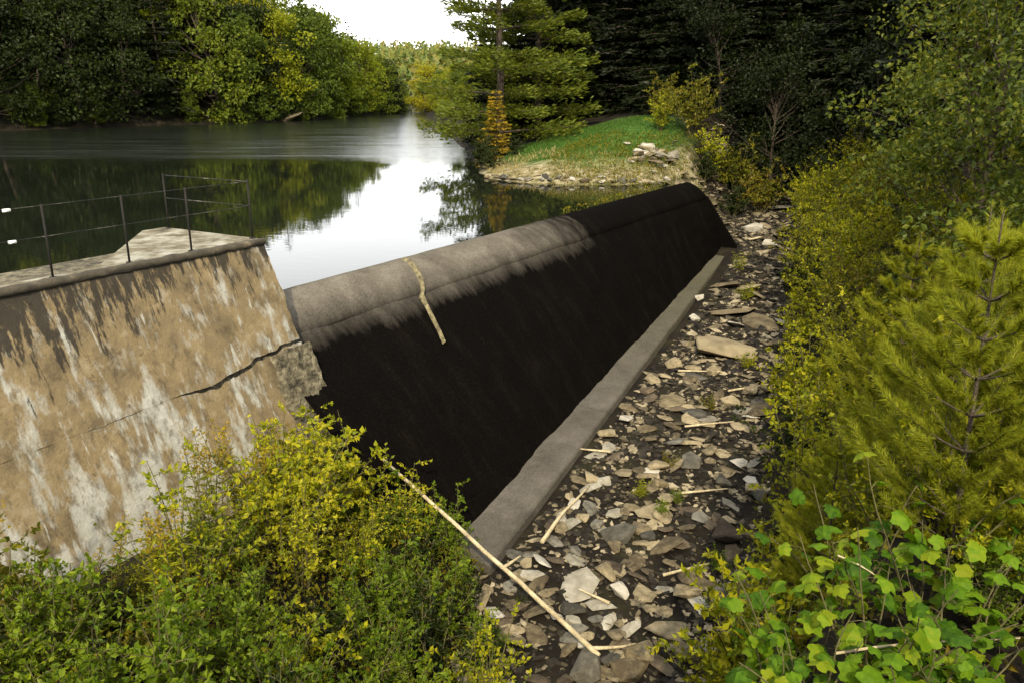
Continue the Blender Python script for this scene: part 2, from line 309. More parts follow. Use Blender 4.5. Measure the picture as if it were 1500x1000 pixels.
# ------------------------------------------------------------------ dam
def concrete(name, dark):
    m, N, Lk, b = newmat(name); tc = N.new('ShaderNodeTexCoord')
    nz = N.new('ShaderNodeTexNoise'); nz.inputs['Scale'].default_value = 1.1; nz.inputs['Detail'].default_value = 9; nz.inputs['Roughness'].default_value = .7; Lk.new(tc.outputs['Object'], nz.inputs[0])
    nf = N.new('ShaderNodeTexNoise'); nf.inputs['Scale'].default_value = 22; nf.inputs['Detail'].default_value = 6; Lk.new(tc.outputs['Object'], nf.inputs[0])
    k_ = 1. if dark else .68
    r1 = ramp(N, [(.3, (.065*k_, .058*k_, .047*k_)), (.5, (.105*k_, .094*k_, .077*k_)), (.7, (.15*k_, .135*k_, .112*k_))]); Lk.new(nz.outputs[0], r1.inputs[0])
    r2 = ramp(N, [(.3, g1(.72)), (.65, g1(1.05))]); Lk.new(nf.outputs[0], r2.inputs[0])
    mm = N.new('ShaderNodeMix'); mm.data_type = 'RGBA'; mm.blend_type = 'MULTIPLY'; mm.inputs[0].default_value = 1; Lk.new(r1.outputs[0], mm.inputs[6]); Lk.new(r2.outputs[0], mm.inputs[7])
    col = mm.outputs[2]
    # black algae below the crest lip; tree shade painted on towards the far bank
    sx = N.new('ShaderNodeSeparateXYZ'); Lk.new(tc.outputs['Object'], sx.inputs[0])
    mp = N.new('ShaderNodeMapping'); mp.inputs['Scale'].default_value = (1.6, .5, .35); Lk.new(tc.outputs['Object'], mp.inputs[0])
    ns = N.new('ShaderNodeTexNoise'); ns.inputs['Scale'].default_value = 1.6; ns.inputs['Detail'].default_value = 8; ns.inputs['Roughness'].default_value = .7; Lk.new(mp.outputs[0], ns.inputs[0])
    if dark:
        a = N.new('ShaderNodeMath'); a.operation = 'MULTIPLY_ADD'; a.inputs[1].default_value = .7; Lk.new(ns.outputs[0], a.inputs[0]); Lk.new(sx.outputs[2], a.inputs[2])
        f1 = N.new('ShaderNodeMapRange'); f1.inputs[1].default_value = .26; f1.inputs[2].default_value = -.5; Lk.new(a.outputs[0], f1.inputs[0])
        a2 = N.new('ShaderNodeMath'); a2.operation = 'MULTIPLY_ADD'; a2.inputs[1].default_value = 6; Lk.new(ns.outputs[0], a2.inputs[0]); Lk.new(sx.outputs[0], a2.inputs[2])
        far_shade = N.new('ShaderNodeMapRange'); far_shade.inputs[1].default_value = 10.6; far_shade.inputs[2].default_value = 14.5; Lk.new(a2.outputs[0], far_shade.inputs[0])
        mx = N.new('ShaderNodeMath'); mx.operation = 'MAXIMUM'; Lk.new(f1.outputs[0], mx.inputs[0]); Lk.new(far_shade.outputs[0], mx.inputs[1])
        alg_shd = ramp(N, [(.3, (.002, .0016, .0015)), (.6, (.0035, .003, .0026)), (.8, (.007, .006, .0045))]); Lk.new(nf.outputs[0], alg_shd.inputs[0])
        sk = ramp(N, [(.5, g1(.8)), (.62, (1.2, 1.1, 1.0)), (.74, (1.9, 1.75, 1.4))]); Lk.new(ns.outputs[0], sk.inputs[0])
        am = N.new('ShaderNodeMix'); am.data_type = 'RGBA'; am.blend_type = 'MULTIPLY'; am.inputs[0].default_value = 1; Lk.new(alg_shd.outputs[0], am.inputs[6]); Lk.new(sk.outputs[0], am.inputs[7])
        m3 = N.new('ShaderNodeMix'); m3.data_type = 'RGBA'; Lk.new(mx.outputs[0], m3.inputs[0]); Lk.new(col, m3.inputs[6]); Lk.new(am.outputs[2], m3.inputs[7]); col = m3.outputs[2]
    else:
        far_shade = N.new('ShaderNodeMapRange'); far_shade.inputs[1].default_value = 6; far_shade.inputs[2].default_value = 17; far_shade.inputs[4].default_value = .9; Lk.new(sx.outputs[0], far_shade.inputs[0])  # tree shade at the far end of the sill, put into its colour
        mo = ramp(N, [(.35, (.03, .028, .014)), (.7, (.09, .085, .05))]); Lk.new(nf.outputs[0], mo.inputs[0])
        mA = N.new('ShaderNodeMath'); mA.operation = 'MULTIPLY_ADD'; mA.inputs[1].default_value = .8; mA.inputs[2].default_value = .35; Lk.new(ns.outputs[0], mA.inputs[0])
        mM = N.new('ShaderNodeMath'); mM.operation = 'MULTIPLY'; Lk.new(mA.outputs[0], mM.inputs[0]); Lk.new(far_shade.outputs[0], mM.inputs[1])
        m3 = N.new('ShaderNodeMix'); m3.data_type = 'RGBA'; Lk.new(mM.outputs[0], m3.inputs[0]); Lk.new(col, m3.inputs[6]); Lk.new(mo.outputs[0], m3.inputs[7]); col = m3.outputs[2]
    Lk.new(col, b.inputs['Base Color']); b.inputs['Roughness'].default_value = .9; b.inputs['Specular IOR Level'].default_value = .02 if dark else .2
    bp = N.new('ShaderNodeBump'); bp.inputs['Strength'].default_value = .5; bp.inputs['Distance'].default_value = .03; Lk.new(nf.outputs[0], bp.inputs['Height']); Lk.new(bp.outputs[0], b.inputs['Normal'])
    return m
MDAM = concrete('algae_and_shade_concrete', True); MSILL = concrete('weathered_shaded_concrete', False)
dam = empty('overflow_dam', (A[0], A[1], 0), R(90)-TH)
tag(dam, 'long concrete overflow dam with rounded crest and black stained sloping face', 'dam')
def grid_mesh(name, fn, us, vs, mat, smooth=True):
    P = np.array([[fn(a, c) for c in vs] for a in us]); nu, nv = len(us), len(vs)
    i0 = (np.arange(nu-1)[:, None]*nv+np.arange(nv-1)[None]).ravel()
    return mesh(name, P.reshape(-1, 3), np.stack([i0, i0+nv, i0+nv+1, i0+1], 1), mat, smooth)
CREST = [(-.5, -3.3), (-.34, -1.0), (-.3, -.3), (-.22, -.02), (-.1, .05), (.08, .075), (.28, .055), (.48, -.02), (.66, -.13), (.82, -.26), (.94, -.38), (1.02, -.5), (1.0, -.56)]
def crest_pt(s, k):
    o, z = CREST[k]; return (s, -(o+.012*fbm(s*2, k, 0)), z+.015*fbm(s*1.5, k*.7, 4)-.25*float(ss(14.5, 15.3, s))*0)
SS = np.concatenate([np.arange(-1.4, 22.9, .3)])
V_ = []
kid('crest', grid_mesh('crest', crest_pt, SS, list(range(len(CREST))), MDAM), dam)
def face_pt(s, k):
    to, tz = toe(s); t = k/24.
    o = 1.0+(to+.25-1.0)*t; z = -.53+(tz-.25+.53)*t
    o += .16*math.sin(math.pi*min(1, t*1.0))*(1-t)      # slight ogee swell
    d = .03*fbm(s*.8, t*5, 9)+.012*fbm(s*4, t*18, 2)
    return (s, -(o+d), z+d)
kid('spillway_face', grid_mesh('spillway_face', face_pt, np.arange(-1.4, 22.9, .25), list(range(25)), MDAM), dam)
# end of the dam at the far bank
Vend = [(22.6, .5, -3.3), (22.6, .3, -.2), (22.6, 0, .07), (22.6, -1.0, -.5), (22.6, -3.0, -3.3)]
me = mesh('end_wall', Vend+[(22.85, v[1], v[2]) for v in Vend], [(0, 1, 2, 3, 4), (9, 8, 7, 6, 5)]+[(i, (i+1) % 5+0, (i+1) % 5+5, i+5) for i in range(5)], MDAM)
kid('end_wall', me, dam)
# toe sill: a raised concrete footing, built from cast lengths with joints
segs = [(-.62, 5.9), (5.93, 11.9), (11.93, 17.6), (17.63, 22.4)]
def sill_mesh(s0, s1):
    ss_ = np.linspace(s0, s1, 24); prof = 6; P = []
    for s in ss_:
        to, tz = toe(s); wd = .92-.017*s; e = .015*fbm(s*3, 0, 0)
        for (o, z) in ((to-.7, tz-.55), (to-.35, tz-.02), (to+.0, tz+.0), (to+wd-.03+e, tz-.03), (to+wd+e, tz-.07), (to+wd+.06, tz-.6)):
            P.append((s, -o, z+.012*fbm(s*2, o*2, 3)))
    nu = len(ss_); Fq = [(i*prof+j, i*prof+j+1, (i+1)*prof+j+1, (i+1)*prof+j) for i in range(nu-1) for j in range(prof-1)]
    Fq += [tuple(range(prof))[::-1], tuple((nu-1)*prof+j for j in range(prof))]
    return mesh('toe_sill', P, Fq, MSILL)
for a_, b_ in segs: kid('toe_sill', sill_mesh(a_, b_), dam)
# mineral streak running down over the crest
MSTR = noisemat('mineral_crust', [(.35, (.05, .043, .025)), (.55, (.14, .12, .065)), (.75, (.26, .23, .14))], 9, bump=.5)
def streak():
    prof = [(c[0], c[1]) for c in CREST[5:12]]+[(1.06, -.57), (1.25, -.76), (1.5, -1.0), (1.75, -1.24), (1.95, -1.43)]
    P = []; n = len(prof)
    for i, (o, z) in enumerate(prof):
        t = i/(n-1); sc_ = 3.62-.95*t**1.2; wd = (.085-.06*abs(t-.3))*(1-t**3)+.012
        wd *= 1+.35*fbm(t*9, 1, 7)
        for q in (-1, -.4, .4, 1):
            P.append((sc_+q*wd, -(o+.03+(0.025 if abs(q) < .9 else -.06)), z+.03+(0.02 if abs(q) < .9 else -.06)))
    Fq = [(i*4+j, (i+1)*4+j, (i+1)*4+j+1, i*4+j+1) for i in range(n-1) for j in range(3)]
    return mesh('mineral_streak', P, Fq, MSTR, True)
s_ = kid('mineral_streak', streak(), dam); s_['label'] = 'pale mineral streak running down over the crest'

# ------------------------------------------------------------------ wing wall with coping
def wallmat():
    m, N, Lk, b = newmat('streaked_old_concrete'); tc = N.new('ShaderNodeTexCoord')
    def nz(sc_, st=None, det=8, ro=.65, off=0):
        x = N.new('ShaderNodeTexNoise'); x.inputs['Scale'].default_value = sc_; x.inputs['Detail'].default_value = det; x.inputs['Roughness'].default_value = ro
        mp = N.new('ShaderNodeMapping'); mp.inputs['Scale'].default_value = st or (1, 1, 1); mp.inputs['Location'].default_value = (off, off, off)
        Lk.new(tc.outputs['Object'], mp.inputs[0]); Lk.new(mp.outputs[0], x.inputs[0]); return x.outputs[0]
    def mix(f, a, c):
        k = N.new('ShaderNodeMix'); k.data_type = 'RGBA'; Lk.new(f, k.inputs[0])
        (Lk.new(a, k.inputs[6]) if not isinstance(a, tuple) else setattr(k.inputs[6], 'default_value', (*a, 1)))
        (Lk.new(c, k.inputs[7]) if not isinstance(c, tuple) else setattr(k.inputs[7], 'default_value', (*c, 1)))
        return k.outputs[2]
    base = ramp(N, [(.3, (.06, .045, .024)), (.45, (.12, .092, .05)), (.58, (.15, .112, .058)), (.72, (.2, .165, .105))]); Lk.new(nz(2.0), base.inputs[0])
    sx = N.new('ShaderNodeSeparateXYZ'); Lk.new(tc.outputs['Object'], sx.inputs[0])
    # pale lime bloom, more of it lower down and as drips
    lm = N.new('ShaderNodeMath'); lm.operation = 'MULTIPLY_ADD'; lm.inputs[1].default_value = -.055; Lk.new(sx.outputs[2], lm.inputs[0]); Lk.new(nz(1.5, (1.7, .8, .45), 7, .62, 3), lm.inputs[2])
    lr = ramp(N, [(.535, g1(0)), (.61, g1(.85))]); Lk.new(lm.outputs[0], lr.inputs[0])
    lime = ramp(N, [(.3, (.2, .2, .17)), (.7, (.32, .325, .3))]); Lk.new(nz(6), lime.inputs[0])
    c = mix(lr.outputs[0], base.outputs[0], lime.outputs[0])
    mo = ramp(N, [(.52, g1(0)), (.62, g1(.55))]); Lk.new(nz(4.5, (1.4, 1, .7), 8, .7, 41), mo.inputs[0]); c = mix(mo.outputs[0], c, (.055, .042, .024))
    m5 = ramp(N, [(.55, g1(0)), (.66, g1(.5))]); Lk.new(nz(3.2, (1.5, 1, .6), 8, .7, 51), m5.inputs[0]); c = mix(m5.outputs[0], c, lime.outputs[0])
    d1 = ramp(N, [(.625, g1(0)), (.66, g1(.85))]); Lk.new(nz(1.6, (3.2, 1, .35), 5, .6, 11), d1.inputs[0]); c = mix(d1.outputs[0], c, lime.outputs[0])
    # black lichen hanging from the coping
    bm_ = N.new('ShaderNodeMath'); bm_.operation = 'MULTIPLY_ADD'; bm_.inputs[1].default_value = .16; Lk.new(sx.outputs[2], bm_.inputs[0]); Lk.new(nz(2.2, (2.6, 1, .28), 9, .74, 21), bm_.inputs[2])
    # more to the left
    b2 = N.new('ShaderNodeMath'); b2.operation = 'MULTIPLY_ADD'; b2.inputs[1].default_value = -.022; Lk.new(sx.outputs[0], b2.inputs[0]); Lk.new(bm_.outputs[0], b2.inputs[2])
    br = ramp(N, [(.69, g1(0)), (.74, g1(.95))]); Lk.new(b2.outputs[0], br.inputs[0]); c = mix(br.outputs[0], c, (.02, .017, .012))
    # speckled dark pits
    pr = ramp(N, [(.62, g1(0)), (.68, g1(.8))]); Lk.new(nz(7, (1, 1, .6), 6, .7, 31), pr.inputs[0]); c = mix(pr.outputs[0], c, (.06, .045, .025))
    Lk.new(c, b.inputs['Base Color']); b.inputs['Roughness'].default_value = .92; b.inputs['Specular IOR Level'].default_value = .25
    bp = N.new('ShaderNodeBump'); bp.inputs['Strength'].default_value = .7; bp.inputs['Distance'].default_value = .03; Lk.new(nz(14), bp.inputs['Height']); Lk.new(bp.outputs[0], b.inputs['Normal'])
    return m
MWALL = wallmat()
MROUGH = noisemat('eroded_concrete', [(.38, (.018, .015, .010)), (.5, (.075, .065, .04)), (.68, (.17, .15, .10))], 7, 8, bump=1.0, bscale=16)
MDECK = noisemat('bleached_deck_concrete', [(.34, (.035, .03, .017)), (.47, (.11, .095, .06)), (.57, (.19, .18, .14)), (.72, (.28, .28, .245))], 2.6, 9)
MCOP = noisemat('shadow_line_coping_concrete', [(.35, (.02, .017, .012)), (.6, (.05, .042, .028)), (.78, (.16, .13, .08))], 3.5, 7)  # shadow line along the wall top, painted as a dark tone
wall = empty('wing_wall', (A[0], A[1], 0), R(90)-TH)
tag(wall, 'tan streaked concrete wing wall with black lichen, crack and coping', 'wall')
CS = [(-22, -.7), (-5, -.70), (-3.6, -.66), (-3.0, -.69), (-2.5, -.60), (-2.2, -.58), (-2.0, -.5), (-1.6, -.51), (-1.45, -.44), (-.9, -.45)]
cz = lambda s: float(np.interp(s, [c[0] for c in CS], [c[1] for c in CS]))+.02*fbm(s*5, 1, 1)
gap = lambda s: .06*float(ss(-4.0, -2.9, s))*(1+.5*fbm(s*7, 2, 2))
WTOP = 1.24
def wo(z): return .71+(1.32-z)*.41
S1 = np.concatenate([np.arange(-22, -8, 1.0), np.arange(-8, -1.0, .06), [-1.0]])
def up_pt(s, k):
    if k > 34: return (s, -.2, WTOP)                      # top, going back
    zc = cz(s); t = k/34.; z = zc+(WTOP-zc)*t
    e = .05*max(0, fbm(s*3, z*3, 5))*math.exp(-(s+1.0)**2/.01)*0
    d = .02*fbm(s*1.2, z*1.2, 0)+.010*fbm(s*6, z*6, 3)
    if s > -1.01: s = s+.035*fbm(z*4, 3, 3)
    return (s, -(wo(z)+d), z)
um = grid_mesh('upper_wall', up_pt, S1, list(range(36)), MWALL)
kid('upper_wall', um, wall)
def low_pt(s, k):
    zt = cz(s)-gap(s); zb = -4.6; t = k/44.; z = zt+(zb-zt)*t
    ed = float(ss(-2.0, -1.1, s)); d = .03*fbm(s*1.2, z*1.2, 8)+.012*fbm(s*6, z*6, 13)-ed*.02
    if s > -1.01: s = s+.02+.05*fbm(z*3, 6, 3)
    return (s, -(wo(z)+d+.01), z)
kid('lower_wall', grid_mesh('lower_wall', low_pt, S1, list(range(45)), MWALL), wall)
# rough broken corner of the lower course
def corner_pt(s, k):
    zt = cz(s)-gap(s)-.01; zb = -3.2; t = k/40.; z = zt+(zb-zt)*t
    d = .02+.035*fbm(s*6, z*6, 2)+.03*fbm(s*14, z*14, 7)
    lim = -1.68+.07*fbm(z*2.2, 3, 9)
    if s < lim: d -= min(.25, (lim-s)*.9)
    if s > -1.0: s = s+.07*fbm(z*4, 9, 1)
    return (s, -(wo(z)+.06+d), z)
kid('broken_corner', grid_mesh('broken_corner', corner_pt, np.arange(-1.95, -.84, .05), list(range(41)), MROUGH), wall)
# end face of the wall towards the dam, and the core behind the crack
def core_mesh():
    P = []
    for s in (-22, -1.03):
        for (o, z) in ((-.8, -3.3), (-.8, WTOP-.02), (.62, WTOP-.02), (wo(-4.6)-.1, -4.6), (-.8, -4.6)): P.append((s, -o, z))
    F_ = [(0, 1, 2, 3, 4), (9, 8, 7, 6, 5)]+[(i, i+5, (i+1) % 5+5, (i+1) % 5) for i in range(5)]
    return mesh('core', P, F_, MROUGH)
kid('core', core_mesh(), wall)
def prism(name, poly, z0, z1, mat, bev=.012):
    bm = bmesh.new(); vs = [bm.verts.new((p[0], p[1], z0)) for p in poly]; f = bm.faces.new(vs)
    r = bmesh.ops.extrude_face_region(bm, geom=[f]); bmesh.ops.translate(bm, vec=(0, 0, z1-z0), verts=[v for v in r['geom'] if isinstance(v, bmesh.types.BMVert)])
    bmesh.ops.recalc_face_normals(bm, faces=bm.faces); bmesh.ops.bevel(bm, geom=list(bm.edges), offset=bev, segments=1, affect='EDGES')
    me = bpy.data.meshes.new(name); bm.to_mesh(me); bm.free(); me.materials.append(mat); return me
kid('pier', prism('pier', [(-1.06, -.45), (-1.14, 1.9), (-1.55, 1.9), (-3.9, -.2), (-3.9, -.45)], -3.3, 1.235, MROUGH), wall)
kid('deck', prism('deck', [(-.99, -.66), (-1.1, 1.95), (-1.6, 1.95), (-3.98, -.42), (-22, -.3), (-22, -.66)], 1.24, 1.315, MDECK), wall)
def cop_pt(s, k):
    y, z = [(-.60, 1.318), (-.66, 1.332), (-.74, 1.335), (-.785, 1.32), (-.80, 1.285), (-.79, 1.24), (-.755, 1.215), (-.70, 1.215)][k]
    return (s, y+.022*fbm(s*3, k*.6, 1)+.012*fbm(s*11, k, 5), z+.016*fbm(s*4, k*.5, 8)+.008*fbm(s*12, k, 2))
kid('coping', grid_mesh('coping', cop_pt, np.concatenate([np.arange(-22, -8, 1.), np.arange(-8, -.96, .05)]), list(range(8)), MCOP), wall)

# railing along the coping, turning upstream at the end of the wall
MPOST = noisemat('dark_rusted_iron', [(.3, (.004, .0035, .003)), (.7, (.012, .009, .007))], 12, rough=.8)
MRAIL = noisemat('dark_pipe_painted_glints', [(.48, (.006, .005, .004)), (.58, (.05, .045, .035)), (.68, (.25, .23, .19))], 2.2, rough=.6)  # pale patches are glints painted onto the dark pipe
MWHITE = noisemat('white_rail_glint', [(.3, (.6, .6, .57)), (.7, (.8, .8, .78))], 9)  # for the white bands that stand in for bright glints on the rails
rail = empty('pipe_railing', (A[0], A[1], 0), R(90)-TH); tag(rail, 'thin iron pipe railing on top of the wing wall', 'railing')
def pipe(name, a, b_, r, mat, parent, n=2):
    V_, F_ = tube([np.array(a)+(np.array(b_)-np.array(a))*i/(n-1) for i in range(n)], [r]*n, 8); return kid(name, mesh(name, V_, F_, mat, True), parent)
posts = [(-1.07, -.52), (-2.42, -.6), (-3.55, -.6), (-4.75, -.6), (-5.95, -.6), (-7.15, -.6), (-1.17, 1.72)]
PO = {}
for (s, y) in posts: PO[s, y] = pipe('post', (s, y, 1.29), (s+.01, y, 2.36), .017, MPOST, rail)
for z in (1.9, 2.33):
    r0 = pipe('rail', (-1.07, -.52, z), (-7.15, -.6, z+.015), .006, MRAIL, rail, 6)
    pipe('rail', (-1.07, -.52, z), (-1.17, 1.72, z), .008, MRAIL, rail, 4)
    pipe('glint_band', (-5.15, -.58, z), (-5.25, -.58, z), .024, MWHITE, r0)
for (s, y) in posts:
    V_, F_ = tube([(s, y, 1.305), (s, y, 1.335)], [.06, .05], 8); kid('base_flange', mesh('base_flange', V_, F_, MPOST), PO[s, y])

# ================================================================== vegetation builders
MBARK = noisemat('bark', [(.3, (.02, .015, .01)), (.6, (.06, .045, .032)), (.8, (.12, .1, .08))], 8, bump=.8, stretch=(3, 3, .6))
MTWIG = noisemat('green_stem', [(.3, (.04, .035, .015)), (.7, (.1, .09, .035))], 10)
L_YEL = leafmat('yellow_green_leaves', [(.05, .07, .004), (.15, .175, .007), (.26, .255, .010), (.33, .28, .014)])
L_BRI = leafmat('bright_green_leaves', [(.03, .06, .004), (.085, .13, .008), (.17, .21, .012)])
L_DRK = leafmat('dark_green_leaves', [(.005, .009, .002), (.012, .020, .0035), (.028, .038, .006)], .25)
L_OLV = leafmat('olive_leaves', [(.03, .042, .004), (.085, .095, .008), (.14, .125, .010), (.11, .06, .012)])
L_GLD = leafmat('golden_leaves', [(.12, .1, .01), (.22, .16, .014), (.3, .2, .02)])
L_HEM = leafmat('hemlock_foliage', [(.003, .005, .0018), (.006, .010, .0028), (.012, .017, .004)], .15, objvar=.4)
L_WPN = leafmat('white_pine_foliage', [(.035, .055, .008), (.08, .105, .012), (.14, .15, .016)], .35)
L_SAP = leafmat('young_pine_needles', [(.085, .11, .007), (.18, .20, .012), (.29, .285, .02)], .4)
L_HIL = leafmat('hillside_leaves', [(.045, .075, .005), (.11, .14, .007), (.19, .195, .009), (.26, .21, .010)], .4, objvar=.6)
L_VIN = leafmat('broad_vine_leaves', [(.025, .065, .003), (.06, .125, .004), (.10, .175, .006), (.17, .205, .008)], .4, gloss=.6, objvar=1.0, mottle=True)
L_DRY = leafmat('dry_grass', [(.12, .1, .035), (.24, .2, .08), (.32, .26, .12)], .2)
L_GRS = leafmat('grass_blades', [(.02, .06, .008), (.045, .1, .014), (.07, .12, .02)], .3)

def curve(p0, d0, L, n, up=0., wob=.1, grav=0.):
    P = [np.array(p0, float)]; d = unit(np.array(d0, float)); st = L/(n-1)
    for i in range(n-1):
        d = unit(d+np.array([rng.normal()*wob, rng.normal()*wob, up-grav*i/n])); P.append(P[-1]+d*st)
    return np.array(P)
def along(P, t):
    t = np.clip(t, 0, .999)*(len(P)-1); i = int(t); f = t-i; return P[i]*(1-f)+P[i+1]*f
def sphere_dir(n): return unit(rng.normal(size=(n, 3)))

def make_shrub(h, r, nst, nleaf, Lf, Wf, lmat, droop=.0):
    wood, C, D = [], [], []
    per = max(1, nleaf//(nst*7))
    for k in range(nst):
        a = rng.uniform(0, 6.28); sp = rng.uniform(.1, 1)*r/h
        P = curve((rng.normal()*.06, rng.normal()*.06, -.12), (math.cos(a)*sp, math.sin(a)*sp, 1), h*rng.uniform(.65, 1.1), 7, .02, .09, droop)
        wood.append(tube(P, np.linspace(.012, .003, 7)*(h/1.2)**.5, 4, False))
        for j in range(6):
            t = .22+.76*(j+rng.random())/6; b0 = along(P, t); a2 = rng.uniform(0, 6.28)
            Q = curve(b0, (math.cos(a2), math.sin(a2), rng.uniform(.1, .7)), h*rng.uniform(.18, .38)*(1.25-t*.7), 4, 0, .15, .1)
            wood.append(tube(Q, np.linspace(.005, .002, 4), 3, False))
            for q in range(per):
                C.append(along(Q, rng.random()**.7)); D.append(unit(Q[-1]-Q[0])*.6+sphere_dir(1)[0]*.9+np.array([0, 0, .1]))
        for q in range(per):
            C.append(along(P, rng.uniform(.35, 1))); D.append(sphere_dir(1)[0]+np.array([0, 0, .3]))
    n = len(C); sz = rng.uniform(.55, 1.25, n)
    V1, F1 = leaves(np.array(C), np.array(D), Lf*sz, Wf*sz)
    V2, F2 = joinVF(wood)
    return [('foliage', mesh('shrub_foliage', V1, F1, lmat), 'stuff'), ('stems', mesh('shrub_stems', V2, F2, MTWIG), None)]

def make_weed(h, nst, lmat, plume):
    wood, C, D, S = [], [], [], []; pc, pd = [], []
    for k in range(nst):
        a = rng.uniform(0, 6.28); P = curve((rng.normal()*.1, rng.normal()*.1, -.1), (math.cos(a)*.15, math.sin(a)*.15, 1), h*rng.uniform(.7, 1.1), 7, .02, .05, .1)
        wood.append(tube(P, np.linspace(.007, .002, 7), 4, False))
        for j in range(34):
            t = .1+.75*j/34; C.append(along(P, t)); a2 = j*2.4; D.append((math.cos(a2), math.sin(a2), rng.uniform(.1, .8)))
        for j in range(46):
            t = rng.uniform(.78, 1); a2 = rng.uniform(0, 6.28); pc.append(along(P, t)+np.array([math.cos(a2), math.sin(a2), .2])*.09*h*(1.05-t)*4*rng.random()); pd.append(sphere_dir(1)[0]+np.array([0, 0, .5]))
    V1, F1 = leaves(np.array(C), np.array(D), .11*rng.uniform(.6, 1.2, len(C)), .022)
    Vp, Fp = leaves(np.array(pc), np.array(pd), .035, .02)
    V2, F2 = joinVF(wood)
    return [('foliage', mesh('weed_leaves', V1, F1, lmat), 'stuff'), ('flower_plumes', mesh('weed_plumes', Vp, Fp, plume), 'stuff'), ('stems', mesh('weed_stems', V2, F2, MTWIG), None)]

def make_tree(h, r, base, ncl, nleaf, Lf, Wf, lmat, trunk_r=.14, lean=.03):
    """broadleaf tree: trunk, limbs reaching to clumps of leaves"""
    wood = []; P = curve((0, 0, -.4), (lean, lean, 1), h*.92+.4, 9, .02, .05)
    wood.append(tube(P, np.linspace(trunk_r, trunk_r*.15, 9), 7, False)); C, D, SZ = [], [], []
    for k in range(ncl):
        t = rng.uniform(base, 1.0); ang = k*2.399+rng.normal()*.3
        prof = math.sin(math.pi*min(1, ((t-base)/(1-base))*.78+.2))**.7
        rr = r*prof*rng.uniform(.35, 1.05); ctr = along(P, min(t, .98))+np.array([math.cos(ang)*rr, math.sin(ang)*rr, rng.normal()*.04*h])
        st = along(P, max(.1, t*.8-.06)); mid = (st+ctr)/2+np.array([0, 0, -.02*h])
        wood.append(tube([st, mid, ctr], [trunk_r*.3, trunk_r*.18, trunk_r*.05], 4, False))
        cr = r*rng.uniform(.24, .42); n = max(3, int(nleaf/ncl*rng.uniform(.6, 1.4)))
        d = sphere_dir(n); rad = cr*rng.uniform(.35, 1.0, n)**.6
        C.append(ctr+d*rad[:, None]*np.array([1, 1, .62])); D.append(d*.6+sphere_dir(n)*.8+np.array([0, 0, -.15])); SZ.append(rng.uniform(.6, 1.3, n))
    C = np.concatenate(C); D = np.concatenate(D); SZ = np.concatenate(SZ)
    V1, F1 = leaves(C, D, Lf*SZ, Wf*SZ); V2, F2 = joinVF(wood)
    return [('crown', mesh('crown', V1, F1, lmat), 'stuff'), ('trunk', mesh('trunk', V2, F2, MBARK), None)]

def make_conifer(h, r, nwh, per, lmat, Lf, Wf, dens, low=.05, droop=.25, trunk_r=.16, gapk=0., plate=False):
    wood = []; P = curve((0, 0, -.4), (.01, .01, 1), h+.4, 8, .05, .015); wood.append(tube(P, np.linspace(trunk_r, .02, 8), 7, False))
    C, D = [], []
    for k in range(nwh):
        t = low+(1-low)*k/nwh+rng.normal()*.01; 
        for j in range(per):
            if rng.random() < gapk: continue
            a = j*6.283/per+k*1.1+rng.normal()*.25
            bl = r*(1-t)**.75*rng.uniform(.65, 1.15)+.12
            if plate: bl = r*(1-.75*t**2)*rng.uniform(.5, 1.1)
            p0 = along(P, max(0, t)); Q = curve(p0, (math.cos(a), math.sin(a), .15 if not plate else .1), bl, 5, 0, .06, droop)
            wood.append(tube(Q, np.linspace(.035, .008, 5)*(h/10), 4, False))
            n = max(4, int(dens*bl)); tt = rng.uniform(.15 if not plate else .38, 1.02, n)
            side = np.array([-math.sin(a), math.cos(a), 0]); out = np.array([math.cos(a), math.sin(a), 0])
            w_ = bl*.30*np.sin(np.clip(tt, .1, 1)*2.6)
            off = rng.uniform(-1, 1, n)*w_
            pts = np.array([along(Q, x) for x in tt])+side*off[:, None]+np.array([0, 0, 1])*(rng.normal(size=n)*(.05 if not plate else .09)*bl*.5-np.abs(off)*.15)[:, None]
            C.append(pts); D.append(out*.7+side*np.sign(off)[:, None]*.7+sphere_dir(n)*.45+np.array([0, 0, -.1 if not plate else .25]))
    C = np.concatenate(C); D = np.concatenate(D); sz = rng.uniform(.6, 1.3, len(C))
    V1, F1 = leaves(C, D, Lf*sz, Wf*sz, .1); V2, F2 = joinVF(wood)
    return [('crown', mesh('conifer_crown', V1, F1, lmat), 'stuff'), ('trunk', mesh('conifer_trunk', V2, F2, MBARK), None)]

